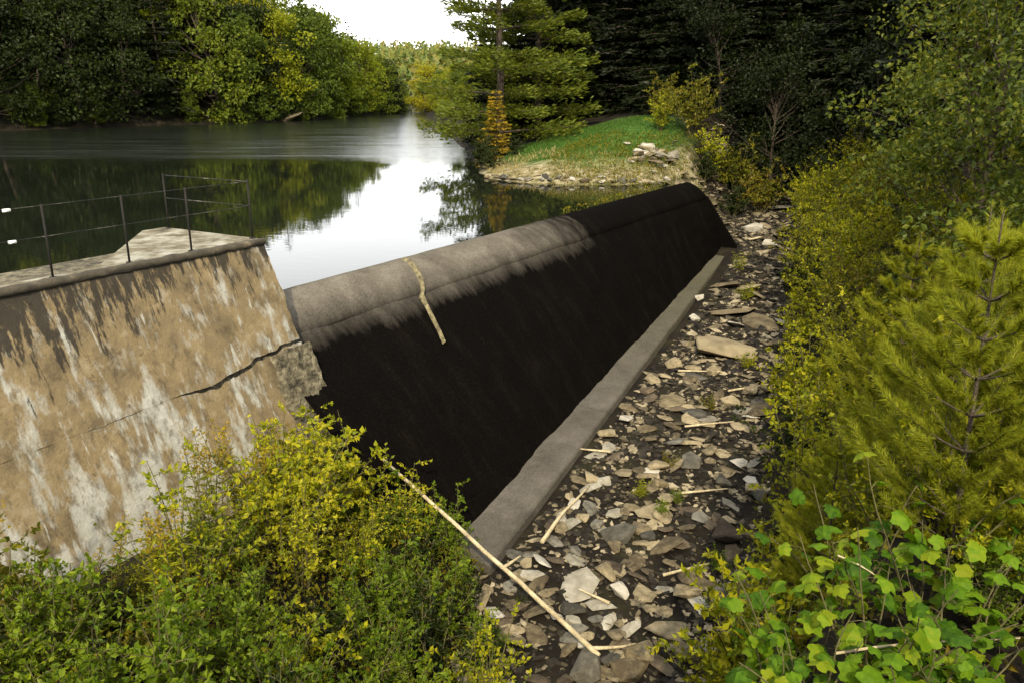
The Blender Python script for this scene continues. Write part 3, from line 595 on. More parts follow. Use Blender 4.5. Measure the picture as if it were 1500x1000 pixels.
def make_sapling(h, r, nwh, lmat):
    """young white pine with long soft needles in brushes"""
    wood = []; P = curve((0, 0, -.3), (.02, .01, 1), h+.3, 8, .05, .02); wood.append(tube(P, np.linspace(.035, .008, 8), 6, False))
    C, D = [], []
    def brush(Q, n, t0):
        tt = rng.uniform(t0, 1, n); dr = unit(np.gradient(Q, axis=0)); idx = np.clip((tt*(len(Q)-1)).astype(int), 0, len(Q)-1)
        C.append(np.array([along(Q, x) for x in tt])); D.append(dr[idx]*1.1+sphere_dir(n)*.75)
    brush(P[-3:], 260, .2)
    for k in range(nwh):
        t = .12+.86*k/nwh
        for j in range(6):
            a = j*1.047+k*.6+rng.normal()*.15; bl = r*(1-t)**.8*rng.uniform(.75, 1.15)+.14
            Q = curve(along(P, t), (math.cos(a), math.sin(a), .35), bl, 6, .10, .05); wood.append(tube(Q, np.linspace(.012, .004, 6), 4, False))
            brush(Q, int(220*bl+90), .3)
            for q in range(int(4+bl*6)):
                u_ = rng.uniform(.3, .95); sgn = rng.choice([-1, 1]); dd = unit(Q[-1]-Q[0])+np.array([-math.sin(a), math.cos(a), 0])*sgn*rng.uniform(.5, .9)+np.array([0, 0, .25])
                S_ = curve(along(Q, u_), dd, bl*rng.uniform(.2, .42), 4, .1, .05); wood.append(tube(S_, [.005, .004, .003, .002], 3, False)); brush(S_, 120, .1)
    C = np.concatenate(C); D = np.concatenate(D)
    V1, F1 = needles(C, D, .105*rng.uniform(.7, 1.2, len(C)), .0065); V2, F2 = joinVF(wood)
    return [('needles', mesh('needles', V1, F1, lmat), 'stuff'), ('trunk', mesh('sapling_trunk', V2, F2, MBARK), None)]

def plant(name, var, label, cat, group, x, y, scale=1., rz=None, z=None):
    e = empty(name, (x, y, (gz(x, y) if z is None else z)-.02), rnd.uniform(0, 6.28) if rz is None else rz, scale)
    tag(e, label, cat, group)
    for nm, me, kd in var: kid(nm, me, e, None, kd)
    return e

# ------------------------------------------------------------------ wooded hill across the water
HT = {'yel': [make_tree(10, 3.4, .06, 44, 5200, .29, .2, L_HIL, .16) for _ in range(3)],
      'grn': [make_tree(10, 3.2, .05, 44, 5200, .29, .2, leafmat('hill_green_leaves%d' % i, [(.025, .045, .005), (.06, .085, .008), (.12, .14, .010)], .3, objvar=.5), .16) for i in range(2)],
      'drk': [make_tree(10, 3.3, .04, 46, 5200, .29, .2, L_DRK, .16) for _ in range(2)],
      'hem': [make_conifer(12, 2.9, 26, 7, L_HEM, .5, .22, 9, .02) for _ in range(3)]}
HLAB = {'yel': 'yellow green broadleaf tree on the wooded hill across the water', 'grn': 'mid green broadleaf tree on the wooded hill across the water',
        'drk': 'broadleaf tree with leaves coloured dark for shade at the foot of the hill across the water', 'hem': 'dark hemlock on the wooded hill across the water'}
HNAME = {'drk': 'broadleaf_tree', 'yel': 'broadleaf_tree', 'grn': 'broadleaf_tree', 'hem': 'hemlock_tree'}
pts = []; tries = 0
while len(pts) < 200 and tries < 14000:
    tries += 1
    x = rng.uniform(-95, -14); y = rng.uniform(58, 165)
    if x > -12-(y-120)*.02: continue
    ang = math.degrees(math.atan2(x, y))
    if ang < -40 or ang > -4: continue
    dl = pd1(x, y, LAKE_L)
    if dl < .3 or dl > 46: continue
    if any((x-p[0])**2+(y-p[1])**2 < (2.6+dl*.05)**2 for p in pts): continue
    pts.append((x, y, dl, ang))
SHL = LAKE[14:20]
for i in range(70):                                   # low growth along the far shoreline
    t = rng.uniform(0, 5); j = int(t); p = SHL[j]*(1-t+j)+SHL[min(j+1, 5)]*(t-j); nrm = SHL[min(j+1, 5)]-SHL[j]; nrm = np.array([nrm[1], -nrm[0]])/(np.linalg.norm(nrm)+1e-9)
    p = p-nrm*rng.uniform(.2, 1.2) if pd1(*(p-nrm*.7), LAKE_L) > 0 else p+nrm*rng.uniform(.2, 1.2)
    k = 'drk' if rng.random() < .75 else 'grn'
    plant('shore_bush', HT[k][int(rng.integers(2))], {'drk': 'dark bush overhanging the far shoreline below the hill', 'grn': 'light green bush on the far shoreline below the hill'}[k], 'bush', 'bushes along the far shoreline', p[0], p[1], rng.uniform(.2, .42))
for (x, y, dl, ang) in pts:
    dark = np.clip((-ang-12)/12, 0, 1)*np.clip(1.6-dl/15, 0, 1)  # shade at the hill foot is put into leaf colour, dark kinds by position
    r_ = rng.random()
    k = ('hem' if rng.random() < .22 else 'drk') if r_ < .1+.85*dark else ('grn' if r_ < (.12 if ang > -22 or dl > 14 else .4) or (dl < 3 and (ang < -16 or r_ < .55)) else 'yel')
    sc_ = (.6+.72*float(ss(150, 116, y)))*rng.uniform(.85, 1.15)
    if k == 'hem' and y > 105: k = 'grn'
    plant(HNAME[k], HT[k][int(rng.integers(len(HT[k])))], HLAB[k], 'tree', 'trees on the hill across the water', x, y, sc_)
plant('spruce_tree', make_conifer(13.5, 1.3, 24, 4, L_HEM, .4, .15, 5, .25, .3, .14, .25), 'thin ragged spruce rising above the skyline at the end of the hill', 'tree', None, -23.6, 124, 1.)
plant('spruce_tree', make_conifer(14, 1.5, 24, 4, L_HEM, .4, .15, 5, .2, .3, .14, .2), 'thin dark spruce standing among yellow crowns on the hilltop', 'tree', None, -31.5, 112, 1.1)
for i in range(22):
    y = rng.uniform(62, 170); x = float(np.interp(y, [52, 68, 90, 139, 175], [-2.8, -5, -8.2, -14.8, -12]))+rng.uniform(2.2, 6.5); k = 'grn' if rng.random() < .6 else 'yel'
    plant('broadleaf_tree', HT[k][int(rng.integers(2))], {'grn': 'green broadleaf tree on the shore beyond the white pine', 'yel': 'yellowish broadleaf tree on the shore beyond the white pine'}[k], 'tree', 'trees on the shore beyond the pine', x, y, rng.uniform(.4, .65))
# far wooded ridge that closes the valley: one mass
C, D = [], []
for i in range(1500):
    x = rng.uniform(-150, 60); y = rng.uniform(182, 420); z = gz(x, y); hh = rng.uniform(6, 11); n = 26
    d = sphere_dir(n); C.append(np.array([x, y, z+hh*.55])+d*np.array([2.6, 2.6, hh*.5])*rng.uniform(.6, 1, n)[:, None]); D.append(d+sphere_dir(n)*.7)
V1, F1 = leaves(np.concatenate(C), np.concatenate(D), 1.5, 1.2)
fw = link('far_woods', mesh('far_woods', V1, F1, leafmat('far_wood_leaves', [(.05, .075, .02), (.08, .11, .025), (.14, .14, .03), (.13, .08, .03)], .2)))
tag(fw, 'distant green and rusty woods on the ridge closing the valley', 'woods', kind='stuff')

# ------------------------------------------------------------------ woods on the right bank beyond the dam
HV = [make_conifer(16, 4.2, 34, 8, L_HEM, .42, .16, 26, .01, .28, .24) for _ in range(3)]
for i, (x, y, s_) in enumerate([(4.5, 58, 1.1), (9, 55, 1.05), (13, 51, 1.1), (17, 48, 1.0), (12, 61, 1.2), (19, 56, 1.2), (22, 45, 1.05), (24, 52, 1.2), (17.5, 42, .9), (21, 38, 1.0), (26, 40, 1.1),
                               (2.5, 64, 1.1), (29, 47, 1.2), (18, 33, .85), (24, 33, 1.0), (6, 66, 1.2), (16, 66, 1.3), (14.2, 47.5, .7), (28, 34, 1.1), (20.5, 28, .8), (25, 27, 1.0), (10.2, 50, .8), (10, 74, 1.5), (18, 72, 1.5), (26, 64, 1.5), (34, 57, 1.5), (14, 80, 1.6), (23, 76, 1.6), (33, 44, 1.4), (6, 76, 1.4), (-1.5, 57, .55), (.6, 55, .6)]):
    plant('hemlock_tree', HV[i % 3], 'tall dark hemlock in the shaded woods behind the grassy point', 'tree', 'hemlocks of the right bank woods', x, y, s_)
plant('white_pine', make_conifer(17, 4.8, 15, 5, L_WPN, .3, .1, 105, .08, .02, .26, .06, True), 'tall white pine with layered branches at the water edge of the grassy point', 'tree', None, -.7, 48.5, 1.)
plant('white_pine', make_conifer(18, 4.0, 16, 5, L_WPN, .34, .12, 85, .08, .02, .24, .06, True), 'second white pine behind the shoreline pine, deeper green', 'tree', None, 1.6, 52, 1.05)
plant('cedar_tree', make_conifer(3.6, .9, 20, 7, L_GLD, .2, .09, 30, .02, .1, .05), 'small golden leaved tree at the foot of the white pine', 'tree', None, -.9, 45.3, 1.)
SB = [make_shrub(2.4, 1.5, 14, 1900, .13, .075, L_OLV), make_shrub(2.2, 1.4, 14, 1900, .12, .07, L_YEL), make_shrub(2.0, 1.5, 12, 1700, .13, .08, L_DRK)]
for (x, y, k, s_) in [(7.7, 43.0, 1, .9), (9.2, 42.5, 0, 1.4), (9.9, 40.6, 1, 1.1), (11.3, 41.2, 0, 1.3), (9.3, 39.6, 2, .8), (12.0, 39, 0, 1.1), (8.2, 45.5, 0, 1.0), (12.8, 43, 2, 1.5), (10.6, 38.6, 2, .8)]:
    plant('bank_shrub', SB[k], ['olive brown shrub on the bank above the far end of the dam', 'sunlit yellow shrub beside the pale rock heap above the dam end', 'dark low shrub on the bank above the far end of the dam'][k], 'shrub', 'shrubs above the far end of the dam', x, y, s_)
for (x, y, s_) in [(-1.5, 41.5, .75), (-1.4, 43.5, .8), (-1.4, 47, .9), (-1.8, 50, .8), (.2, 43.5, .6), (-1.0, 40.0, .5)]:
    plant('shore_shrub', SB[2], 'dark shrub overhanging the water beneath the white pine', 'shrub', 'shrubs on the shore under the pine', x, y, s_)

# ------------------------------------------------------------------ right bank, near
DT = [make_tree(9, 3.2, .03, 60, 7000, .2, .13, leafmat('shade_tree_leaves%d' % i, [(.0035, .006, .0018), (.008, .013, .003), (.018, .025, .005)], .25, objvar=.3), .12) for i in range(2)]
for i, (x, y, s_) in enumerate([(13.2, 41.5, .8), (15.5, 37.5, .9), (16.5, 33, .85), (18, 29, .9), (14.8, 45, 1.0), (17.6, 25.5, .9), (20, 22, 1.0), (11.6, 46.5, .8)]):
    plant('broadleaf_tree', DT[i % 2], 'dark leaved tree in front of the hemlocks beyond the stony bed', 'tree', 'dark trees at the head of the stony bed', x, y, s_)
NT = [make_tree(7.5, 2.4, .08, 46, 6500, .14, .085, leafmat('near_tree_leaves%d' % i, [(.018, .03, .005), (.04, .06, .008), (.08, .1, .012), (.13, .13, .014)], .35, objvar=.2), .09) for i in range(2)]
for i, (x, y, s_, lab) in enumerate([(9.2, 16.5, .95, 'green broadleaf tree leaning over the bank shrubs above the young pines'), (11.2, 19.5, 1.1, 'green broadleaf tree behind the one leaning over the bank shrubs'), (10.2, 13.6, 1.0, 'green broadleaf tree closing in behind the young pine clump'),
                                     (12.8, 23, 1.15, 'green broadleaf tree halfway up the right bank of the stony bed'), (13.2, 16, 1.2, 'tall green broadleaf tree at the back of the bank beyond the young pines'), (14.8, 27.5, 1.1, 'green broadleaf tree next to the dark trees at the head of the bed'),
                                     (16, 21, 1.3, 'biggest green broadleaf tree at the back of the right bank'), (8.6, 11.2, .85, 'small green broadleaf tree right beside the young pines')]):
    plant('broadleaf_tree', NT[i % 2], lab, 'tree', 'broadleaf trees on the right bank', x, y, s_)
SP = [make_sapling(3.6, 1.25, 9, L_SAP), make_sapling(3.0, 1.1, 8, L_SAP)]
for i, (x, y, s_, lab) in enumerate([(4.9, 8.3, 1.0, 'young long needled pine in the middle of the pine clump'), (5.6, 10.6, 1.05, 'young long needled pine next to the bank shrubs'), (4.2, 6.7, .95, 'young long needled pine right behind the broad leaved plants'),
                                     (6.3, 9.0, 1.1, 'young long needled pine under the broadleaf trees'), (6.6, 13.2, 1.0, 'young long needled pine standing apart among the bank shrubs'), (5.3, 7.0, 1.0, 'young long needled pine beside the pine behind the broad leaves'),
                                     (3.9, 8.6, .7, 'small long needled pine at the stony bed side of the clump'), (4.6, 10.2, .75, 'small long needled pine between the clump and the bank shrubs'), (4.6, 6.2, .6, 'small long needled pine low beside the broad leaved plants'), (5.6, 8.0, .85, 'half grown long needled pine inside the clump')]):
    plant('young_pine', SP[i % 2], lab, 'pine', 'young pines on the right bank', x, y, s_)
S2 = [make_shrub(1.5, .9, 13, 1300, .085, .05, L_YEL), make_shrub(1.3, .9, 13, 1300, .075, .045, L_BRI), make_shrub(1.4, .8, 12, 1200, .08, .045, L_OLV), make_shrub(1.1, .9, 12, 1200, .07, .045, L_DRK),
      make_shrub(1.25, .85, 15, 1700, .06, .036, L_BRI), make_shrub(1.6, .8, 13, 1500, .065, .04, L_YEL)]
SLAB = ['yellow green leafy shrub', 'bright green leafy shrub', 'olive shrub with rusty leaf tips', 'low dark green shrub', 'dense small leaved green shrub', 'tall small leaved yellow shrub']
def region_fill(n, test, box, space, kinds, where, group, name='leafy_shrub', smin=.7, smax=1.2):
    P = []; t = 0
    while len(P) < n and t < n*200:
        t += 1; x = rng.uniform(box[0], box[1]); y = rng.uniform(box[2], box[3])
        if not test(x, y) or any((x-a)**2+(y-c)**2 < space**2 for a, c in P): continue
        P.append((x, y)); k = kinds(x, y); plant(name, S2[k], SLAB[k]+' '+where, 'shrub', group, x, y, rng.uniform(smin, smax))
    return P
def bd(x, y): return pd1(x, y, BED_L)
region_fill(120, lambda x, y: .3 < bd(x, y) < 4.2 and x > 2.6 and (x-6.9)*.849-(y-33.9)*.528 > 2.2, (2, 18, 7, 42), .8, lambda x, y: int(rng.choice([0, 2, 3, 5, 0, 5])), 'on the right bank of the stony bed', 'shrubs on the right bank', smin=.85, smax=1.5)

region_fill(18, lambda x, y: bd(x, y) > .8 and (x > 4.0 or y > 7.2), (2.9, 6.6, 4.6, 8.6), .6, lambda x, y: int(rng.choice([0, 1, 4, 3])), 'under the young pines', 'shrubs under the young pines', smin=.5, smax=.9)
# broad leaved plants, each big leaf a piece of its own
def leaf_mesh(seed):
    r = random.Random(seed); out = []; n = 23
    for i in range(n):
        t = i/(n-1)*2*math.pi; lob = 1+.17*math.cos(5*t)+.035*(-1)**i+.03*r.uniform(-1, 1)
        x = .5*math.sin(t)*lob; y = .46-.5*math.cos(t)*lob
        if i in (0, n-1): x, y = 0, .1
        out.append((x, y, -.42*abs(x)**1.3*1.2-.35*(y-.4)**2+.02*r.uniform(-1, 1)))
    V_ = [(0, .1, .0), (0, .5, .03), (0, .85, 0)]+out[1:-1]
    m_ = len(V_); F_ = []
    for i in range(3, m_-1): F_.append((1, i, i+1))
    F_ += [(0, 3, 1), (0, 1, m_-1)]
    return mesh('leaf', V_, F_, L_VIN, False)
LM = [leaf_mesh(i) for i in range(4)]
def vine(x, y, h, r, nl, label, zg=None):
    z0 = gz(x, y) if zg is None else zg
    e = empty('broadleaf_vine', (x, y, z0-.02)); tag(e, label, 'plant', 'broad leaved plants on the right bank')
    wood = []; left_ = nl
    ns = 7
    for k in range(ns):
        a = k*6.28/ns+rng.normal()*.3; P = curve((0, 0, -.15), (math.cos(a)*r/h*rng.uniform(.3, 1), math.sin(a)*r/h*rng.uniform(.3, 1), 1), h*rng.uniform(.75, 1.1), 8, 0, .1, .12)
        wood.append(tube(P, np.linspace(.012, .004, 8), 5, False))
        for j in range(nl//ns):
            t = .3+.7*(j+rng.random()*.6)/(nl//ns); p = along(P, t); a2 = rng.uniform(0, 6.28); q = p+np.array([math.cos(a2), math.sin(a2), .25])*rng.uniform(.06, .22)*r
            wood.append(tube([p, (p+q)/2+np.array([0, 0, .02]), q], [.003, .0025, .002], 3, False))
            o = kid('leaf', LM[int(rng.integers(4))], e); s_ = rng.uniform(.10, .2)
            o.location = q; o.scale = (s_, s_, s_); o.rotation_euler = (rng.normal()*.45-.15, rng.normal()*.4, a2-1.57)
    V_, F_ = joinVF(wood); kid('stems', mesh('vine_stems', V_, F_, MTWIG), e)
for i, (x, y, h, lab) in enumerate([(2.35, 5.6, 1.5, 'broad leaved green plant at the stony bed edge'), (2.9, 5.3, 1.6, 'broad leaved plant beside the pale fallen twigs'), (3.1, 6.3, 1.6, 'broad leaved plant below the young pines'),
                                    (2.6, 6.6, 1.5, 'tallest broad leaved plant next to the mossy boulder'), (3.5, 5.3, 1.3, 'broad leaved plant against the lowest pine branches'), (2.9, 4.6, 1.1, 'low broad leaved plant at the foot of the bank path'), (2.0, 6.1, 1.2, 'broad leaved plant hanging over the edge of the stony bed'), (3.6, 6.0, 1.7, 'broad leaved plant tucked between the young pines'), (3.2, 4.9, 1.2, 'broad leaved plant spreading beneath the long pale twig'), (2.3, 5.0, 1.1, 'small broad leaved plant by the near edge of the bed')]):
    vine(x, y, h, .75, 49, lab)

# ------------------------------------------------------------------ left bank undergrowth
def lefttest(x, y):
    s, o = so(x, y); s = float(s); o = float(o)
    d = bd(x, y)
    if d < -.15: return False
    if s < -.9 and o < 2.9: return False
    if s > -.45: return False
    if s > -1.3 and o > 4.6: return False
    z = gz(x, y)
    return y > 4.2 and z < .3 and x < .2
def leftkind(x, y):
    s, o = so(x, y)
    if o < 4.2 and rng.random() < .6: return int(rng.choice([0, 5, 4]))
    if x < -3.6: return int(rng.choice([2, 3, 3, 0, 1]))
    return int(rng.choice([0, 1, 1, 4, 4, 5, 3]))
region_fill(100, lefttest, (-9.5, .3, 4, 14), .64, leftkind, 'on the left bank below the wing wall', 'shrubs on the left bank', smin=.5, smax=1.3)
WD = [make_weed(1.2, 7, L_YEL, L_GLD), make_weed(1.5, 6, L_OLV, L_GLD)]
for i, (s, o, s_) in enumerate([(-4.1, 3.1, 1.0), (-4.4, 2.9, 1.1), (-5.3, 3.2, .7), (-3.9, 3.3, 1.0), (-3.3, 2.95, .9), (-6.2, 3.3, .7), (-6.9, 2.9, .8), (-2.2, 2.9, .8), (-1.5, 3.2, .8), (-7.6, 3.4, 1.2), (-5.8, 4.0, 1.0), (-2.8, 3.5, .9)]):
    x, y = xy(s, o); plant('goldenrod_weed', WD[i % 2], 'tall yellow flowering weed at the foot of the wing wall', 'weed', 'yellow weeds along the wing wall', x, y, s_*1.35)

for (s, o, s_, k) in [(-1.35, 3.1, 1.35, 0), (-1.9, 3.0, 1.4, 5), (-2.5, 3.1, 1.3, 0), (-1.2, 3.9, 1.0, 4), (-3.1, 3.0, 1.1, 5)]:
    x, y = xy(s, o); plant('leafy_shrub', S2[k], 'tall '+SLAB[k].replace('tall ', '')+' crowded against the corner of the wing wall', 'shrub', 'shrubs at the wing wall corner', x, y, s_)
# low ground cover on both banks: uncountable
def cover(name, n, box, test, lmat, L_, W_, label, lift=.12):
    X = rng.uniform(box[0], box[1], n*4); Y = rng.uniform(box[2], box[3], n*4); k = test(X, Y); X = X[k][:n]; Y = Y[k][:n]; Z = ground(X, Y)
    C = np.stack([X, Y, Z+rng.uniform(-.01, lift, len(X))], 1); D = sphere_dir(len(X))+np.array([0, 0, .7]); sz = rng.uniform(.5, 1.4, len(X))
    V_, F_ = leaves(C, D, L_*sz, W_*sz); o = link(name, mesh(name, V_, F_, lmat)); tag(o, label, 'plants', kind='stuff'); return o
def t_left(X, Y):
    s, o = so(X, Y); d = polydist(X, Y, BED); return (d > 0) & (X < .5) & ((o > 2.8) | ((s > -.9) & (o > 1))) & (s < .2)
cover('ground_cover', 26000, (-9, .5, 3.5, 14), t_left, L_OLV, .08, .04, 'low mixed weeds covering the left bank', .3)
def t_right(X, Y):
    s, o = so(X, Y); d = polydist(X, Y, BED); return (d > .1) & (d < 7) & (X > 1.6) & (vnoise(X, Y, .8) > -.25)
cover('ground_cover', 30000, (1.6, 20, 4, 42), t_right, L_OLV, .11, .05, 'low weeds and seedlings covering the right bank', .28)
def t_lawn(X, Y): return (((X-4.3)/4.6)**2+((Y-43.4)/5.8)**2 < 1) & (polydist(X, Y, LAKE) > 1.5)
cover('lawn_grass', 16000, (-1, 9, 38, 50), t_lawn, L_GRS, .14, .03, 'short bright green grass on the point beyond the dam', .02)
def t_dry(X, Y): d = polydist(X, Y, LAKE); return (d > .3) & (d < 4) & (vnoise(X, Y, .9) > -.1)
cover('dry_grass', 2200, (-1.5, 9, 34, 42), t_dry, L_DRY, .25, .03, 'dry straw coloured grass along the shore of the point', .03)

# ================================================================== stones
def hull(seed, flat, n=13, elong=1.):
    r = np.random.default_rng(seed); bm = bmesh.new()
    for p in unit(r.normal(size=(n, 3)))*r.uniform(.8, 1.1, (n, 1)): bm.verts.new((p[0]*.5*elong, p[1]*.5, p[2]*.5*flat))
    rr = bmesh.ops.convex_hull(bm, input=bm.verts); bmesh.ops.delete(bm, geom=[v for v in bm.verts if not v.link_faces], context='VERTS')
    bm.normal_update(); V_ = np.array([v.co[:] for v in bm.verts]); F_ = np.array([[v.index for v in f.verts] for f in bm.faces if len(f.verts) == 3]) if bm.verts.index_update() is None else None
    bm.free(); return V_, F_
def stone_mesh(seed, flat, elong, mat, sub=1):
    V_, F_ = hull(seed, flat, 15, elong); bm = bmesh.new(); vs = [bm.verts.new(v) for v in V_]
    for f in F_: bm.faces.new([vs[i] for i in f])
    bmesh.ops.dissolve_limit(bm, angle_limit=.25, verts=bm.verts, edges=bm.edges)
    bmesh.ops.bevel(bm, geom=list(bm.edges), offset=.035, segments=1, affect='EDGES', clamp_overlap=True)
    bmesh.ops.triangulate(bm, faces=bm.faces)
    me = bpy.data.meshes.new('stone'); bm.to_mesh(me); bm.free(); me.materials.append(mat); return me
ST = {'tan': noisemat('tan_sandstone', [(.25, (.05, .038, .021)), (.5, (.115, .092, .053)), (.75, (.22, .182, .112))], 3, objrand=1, bump=.6, bscale=9),
      'grey': noisemat('grey_shale', [(.25, (.028, .026, .02)), (.5, (.065, .06, .047)), (.75, (.14, .13, .105))], 3, objrand=1, bump=.6, bscale=9),
      'pale': noisemat('pale_limestone', [(.25, (.13, .118, .088)), (.5, (.21, .195, .155)), (.75, (.32, .3, .255))], 3, objrand=1, bump=.5, bscale=9),
      'brown': noisemat('brown_stained_stone', [(.25, (.025, .018, .011)), (.5, (.055, .041, .026)), (.75, (.1, .078, .05))], 3, objrand=1, bump=.6, bscale=9)}
SM = {k: [[stone_mesh(100*i+hash_+j, fl, el, ST[k]) for j in range(3)] for i, (fl, el) in enumerate([(.32, 1.35), (.62, 1.15), (.16, 1.5)])] for hash_, k in enumerate(ST)}
SHP = ['flat', 'blocky', 'thin slab like']
STL = {'tan': 'tan', 'grey': 'grey', 'pale': 'pale whitish', 'brown': 'rusty brown'}
# fixed, recognisable stones first (x, y, size, kind, shape, label)
def stone(x, y, size, k, sh, label, group=None, name='stone', tilt=.2, z=None, var=None):
    me = SM[k][sh][rnd.randrange(3) if var is None else var]; o = link(name, me)
    hz = size*[.32, .62, .16][sh]*.5
    o.location = (x, y, (gz(x, y) if z is None else z)+hz*.55); o.scale = (size,)*3; o.rotation_euler = (rnd.gauss(0, tilt)+(.18 if sh == 2 else 0)*rnd.uniform(-1, 1), rnd.gauss(0, tilt), rnd.uniform(0, 6.28))
    tag(o, label, 'stone', group); return o
FIX = [(1.95, 10.15, .52, 'tan', 1, 'round tan boulder beside the lower end of the fallen pole'), (6.3, 22.6, 2.1, 'tan', 2, 'big flat tan slab, the largest in the middle of the stony bed'),
       (7.3, 26.0, 1.5, 'tan', 2, 'wide tan slab just up the bed from the largest slab'), (7.9, 24.6, 1.1, 'tan', 0, 'tan flat stone between the two biggest slabs and the bank'), (4.0, 13.2, .75, 'brown', 1, 'brown mossy boulder at the foot of the broad leaved plants'),
       (6.6, 27.5, .5, 'pale', 1, 'bright white block stone near the far sill'), (6.0, 25.4, .45, 'pale', 1, 'second white block stone nearer the sill'), (2.9, 11.6, .55, 'tan', 0, 'leaning tan slab beyond the round boulder'),
       (2.5, 10.7, .6, 'tan', 2, 'long tan slab lying behind the round boulder'), (2.0, 13.3, .7, 'grey', 0, 'grey flat stone in the middle of the near bed'), (8.6, 28.6, 1.2, 'tan', 2, 'tan slab at the bank under the shrubs')]
placed = []
for f in FIX: stone(*f[:5], f[5], None, 'boulder' if f[4] == 1 else 'flat_stone'); placed.append((f[0], f[1], f[2]*.5))
cand = []
t_ = 0
while len(cand) < 16000:
    t_ += 1
    y = rng.uniform(6.8, 46); x = rng.uniform(-.7, 15)
    cand.append((x, y))
    if t_ > 40000: break
cx = np.array([c[0] for c in cand]); cy = np.array([c[1] for c in cand]); dB = polydist(cx, cy, BED); s_a, o_a = so(cx, cy); to_a, _ = toe(s_a)
ok = (dB < .25) & ((o_a > to_a+1.02) | (s_a > 23.2) | (s_a < -.75)) & (cy > 7.2)
cx, cy = cx[ok], cy[ok]; dist = np.hypot(cx, cy)
size = (.09+.26*rng.random(len(cx))**2.6)*(1+.012*dist)*np.where(rng.random(len(cx)) < .05, rng.uniform(1.5, 2.3, len(cx)), 1)
order = np.argsort(-size); keep = []
cell = {}
for p_ in placed: cell.setdefault((int(p_[0]), int(p_[1])), []).append(p_)
for i in order:
    x, y, r = cx[i], cy[i], size[i]*.5; bad = False
    for a in (-1, 0, 1):
        for c in (-1, 0, 1):
            for q in cell.get((int(x)+a, int(y)+c), []):
                if (q[0]-x)**2+(q[1]-y)**2 < ((q[2]+r)*.55)**2: bad = True; break
            if bad: break
        if bad: break
    if bad: continue
    cell.setdefault((int(x), int(y)), []).append((x, y, r)); keep.append(i)
keep = np.array(keep); app = size[keep]/np.hypot(cx[keep], cy[keep]); o_ = keep[np.argsort(-app)]
big, small = o_[:285], o_[285:]
kinds = ['tan', 'tan', 'tan', 'tan', 'grey', 'pale', 'brown']
for i in big:
    k = rnd.choice(kinds); sh = rnd.choice([0, 0, 0, 1, 2, 2, 2])
    stone(cx[i], cy[i], size[i]*1.15, k, sh, '%s %s stone lying on the stony stream bed' % (STL[k], SHP[sh]), 'stones on the stream bed')
HU = [hull(900+i, f, 10, e) for i, (f, e) in enumerate([(.35, 1.3), (.6, 1.1), (.25, 1.6), (.5, 1.2), (.3, 1.2), (.45, 1.5)])]
parts = []; zs = ground(cx[small], cy[small])
def scat(px, py, pz, sz, parts):
    V_, F_ = HU[rnd.randrange(6)]; a = rnd.uniform(0, 6.28); ca, sa = math.cos(a), math.sin(a); tl = rnd.gauss(0, .25)
    W_ = V_*sz; W_ = np.stack([W_[:, 0]*ca-W_[:, 1]*sa, W_[:, 0]*sa+W_[:, 1]*ca, W_[:, 2]+W_[:, 0]*tl], 1); parts.append((W_+np.array([px, py, pz+sz*.08]), F_))
for i, z in zip(small, zs): scat(cx[i], cy[i], z, size[i], parts)
gx_ = rng.uniform(-.7, 15, 40000); gy_ = rng.uniform(7, 46, 40000); dB = polydist(gx_, gy_, BED); s_a, o_a = so(gx_, gy_); to_a, _ = toe(s_a)
ok = (dB < .3) & ((o_a > to_a+.98) | (s_a > 23.2) | (s_a < -.75)); gx_, gy_ = gx_[ok], gy_[ok]; gz_ = ground(gx_, gy_)
for x, y, z in zip(gx_, gy_, gz_): scat(x, y, z, rnd.choice((.04, .05, .06, .08, .1, .13))*(1+.02*y), parts)
V_, F_ = joinVF(parts)
MGRV = noisemat('mixed_gravel', [(.3, (.006, .0045, .003)), (.48, (.02, .016, .010)), (.62, (.095, .078, .046)), (.8, (.25, .21, .14))], 1.5, islands=True, bump=.4, bscale=12)
gv = link('stream_gravel', mesh('stream_gravel', V_, F_, MGRV)); tag(gv, 'smaller angular stones and gravel filling the stream bed', 'gravel', kind='stuff')
# rocks on the shore of the point, the pale heap beside the shrubs, and one on the far shore
for i in range(44):
    t = i/43.; x = -1.0+7.8*t+rng.normal()*.15; y = float(np.interp(x, [-1.1, .6, 3, 6.6, 7], [37.2, 35.5, 34.8, 34.55, 34.6]))+abs(rng.normal())*.45-.1
    stone(x, y, rng.uniform(.22, .55), rnd.choice(['pale', 'tan', 'grey']), rnd.choice([0, 1]), 'shore stone at the waterline of the grassy point', 'shore stones of the grassy point', z=max(.02, gz(x, y)))
for i in range(34):
    x = 6.6+rng.normal()*.75; y = 38.6+rng.normal()*1.5
    stone(x, y, rng.uniform(.3, .75), rnd.choice(['pale', 'tan', 'tan']), rnd.choice([0, 1]), 'pale stone in the rock heap beside the grassy point', 'rock heap beside the grass', z=gz(x, y)+rng.uniform(0, .25))
o = stone(-27.6, 105.2, 3.2, 'tan', 0, 'pale flat rock on the far shore under the hill trees', None, 'boulder', z=.2)

# weeds growing between the stones
for i, (x, y, k, s_) in enumerate([(2.9, 13.9, 1, .35), (3.3, 14.4, 4, .3), (2.6, 14.7, 0, .3), (3.6, 12.2, 1, .4), (3.4, 15.8, 2, .3), (2.9, 9.6, 0, .4), (3.2, 11.0, 4, .35), (2.4, 9.0, 1, .35), (4.9, 18.6, 2, .35), (6.6, 21.2, 0, .4), (8.2, 27.2, 0, .5), (8.8, 30.5, 5, .5), (.2, 11.4, 3, .25), (.1, 9.4, 3, .3)]):
    plant('bed_weed', S2[k], SLAB[k].replace('shrub', 'weed')+' growing between the stones of the bed', 'weed', 'weeds between the stones', x, y, s_)

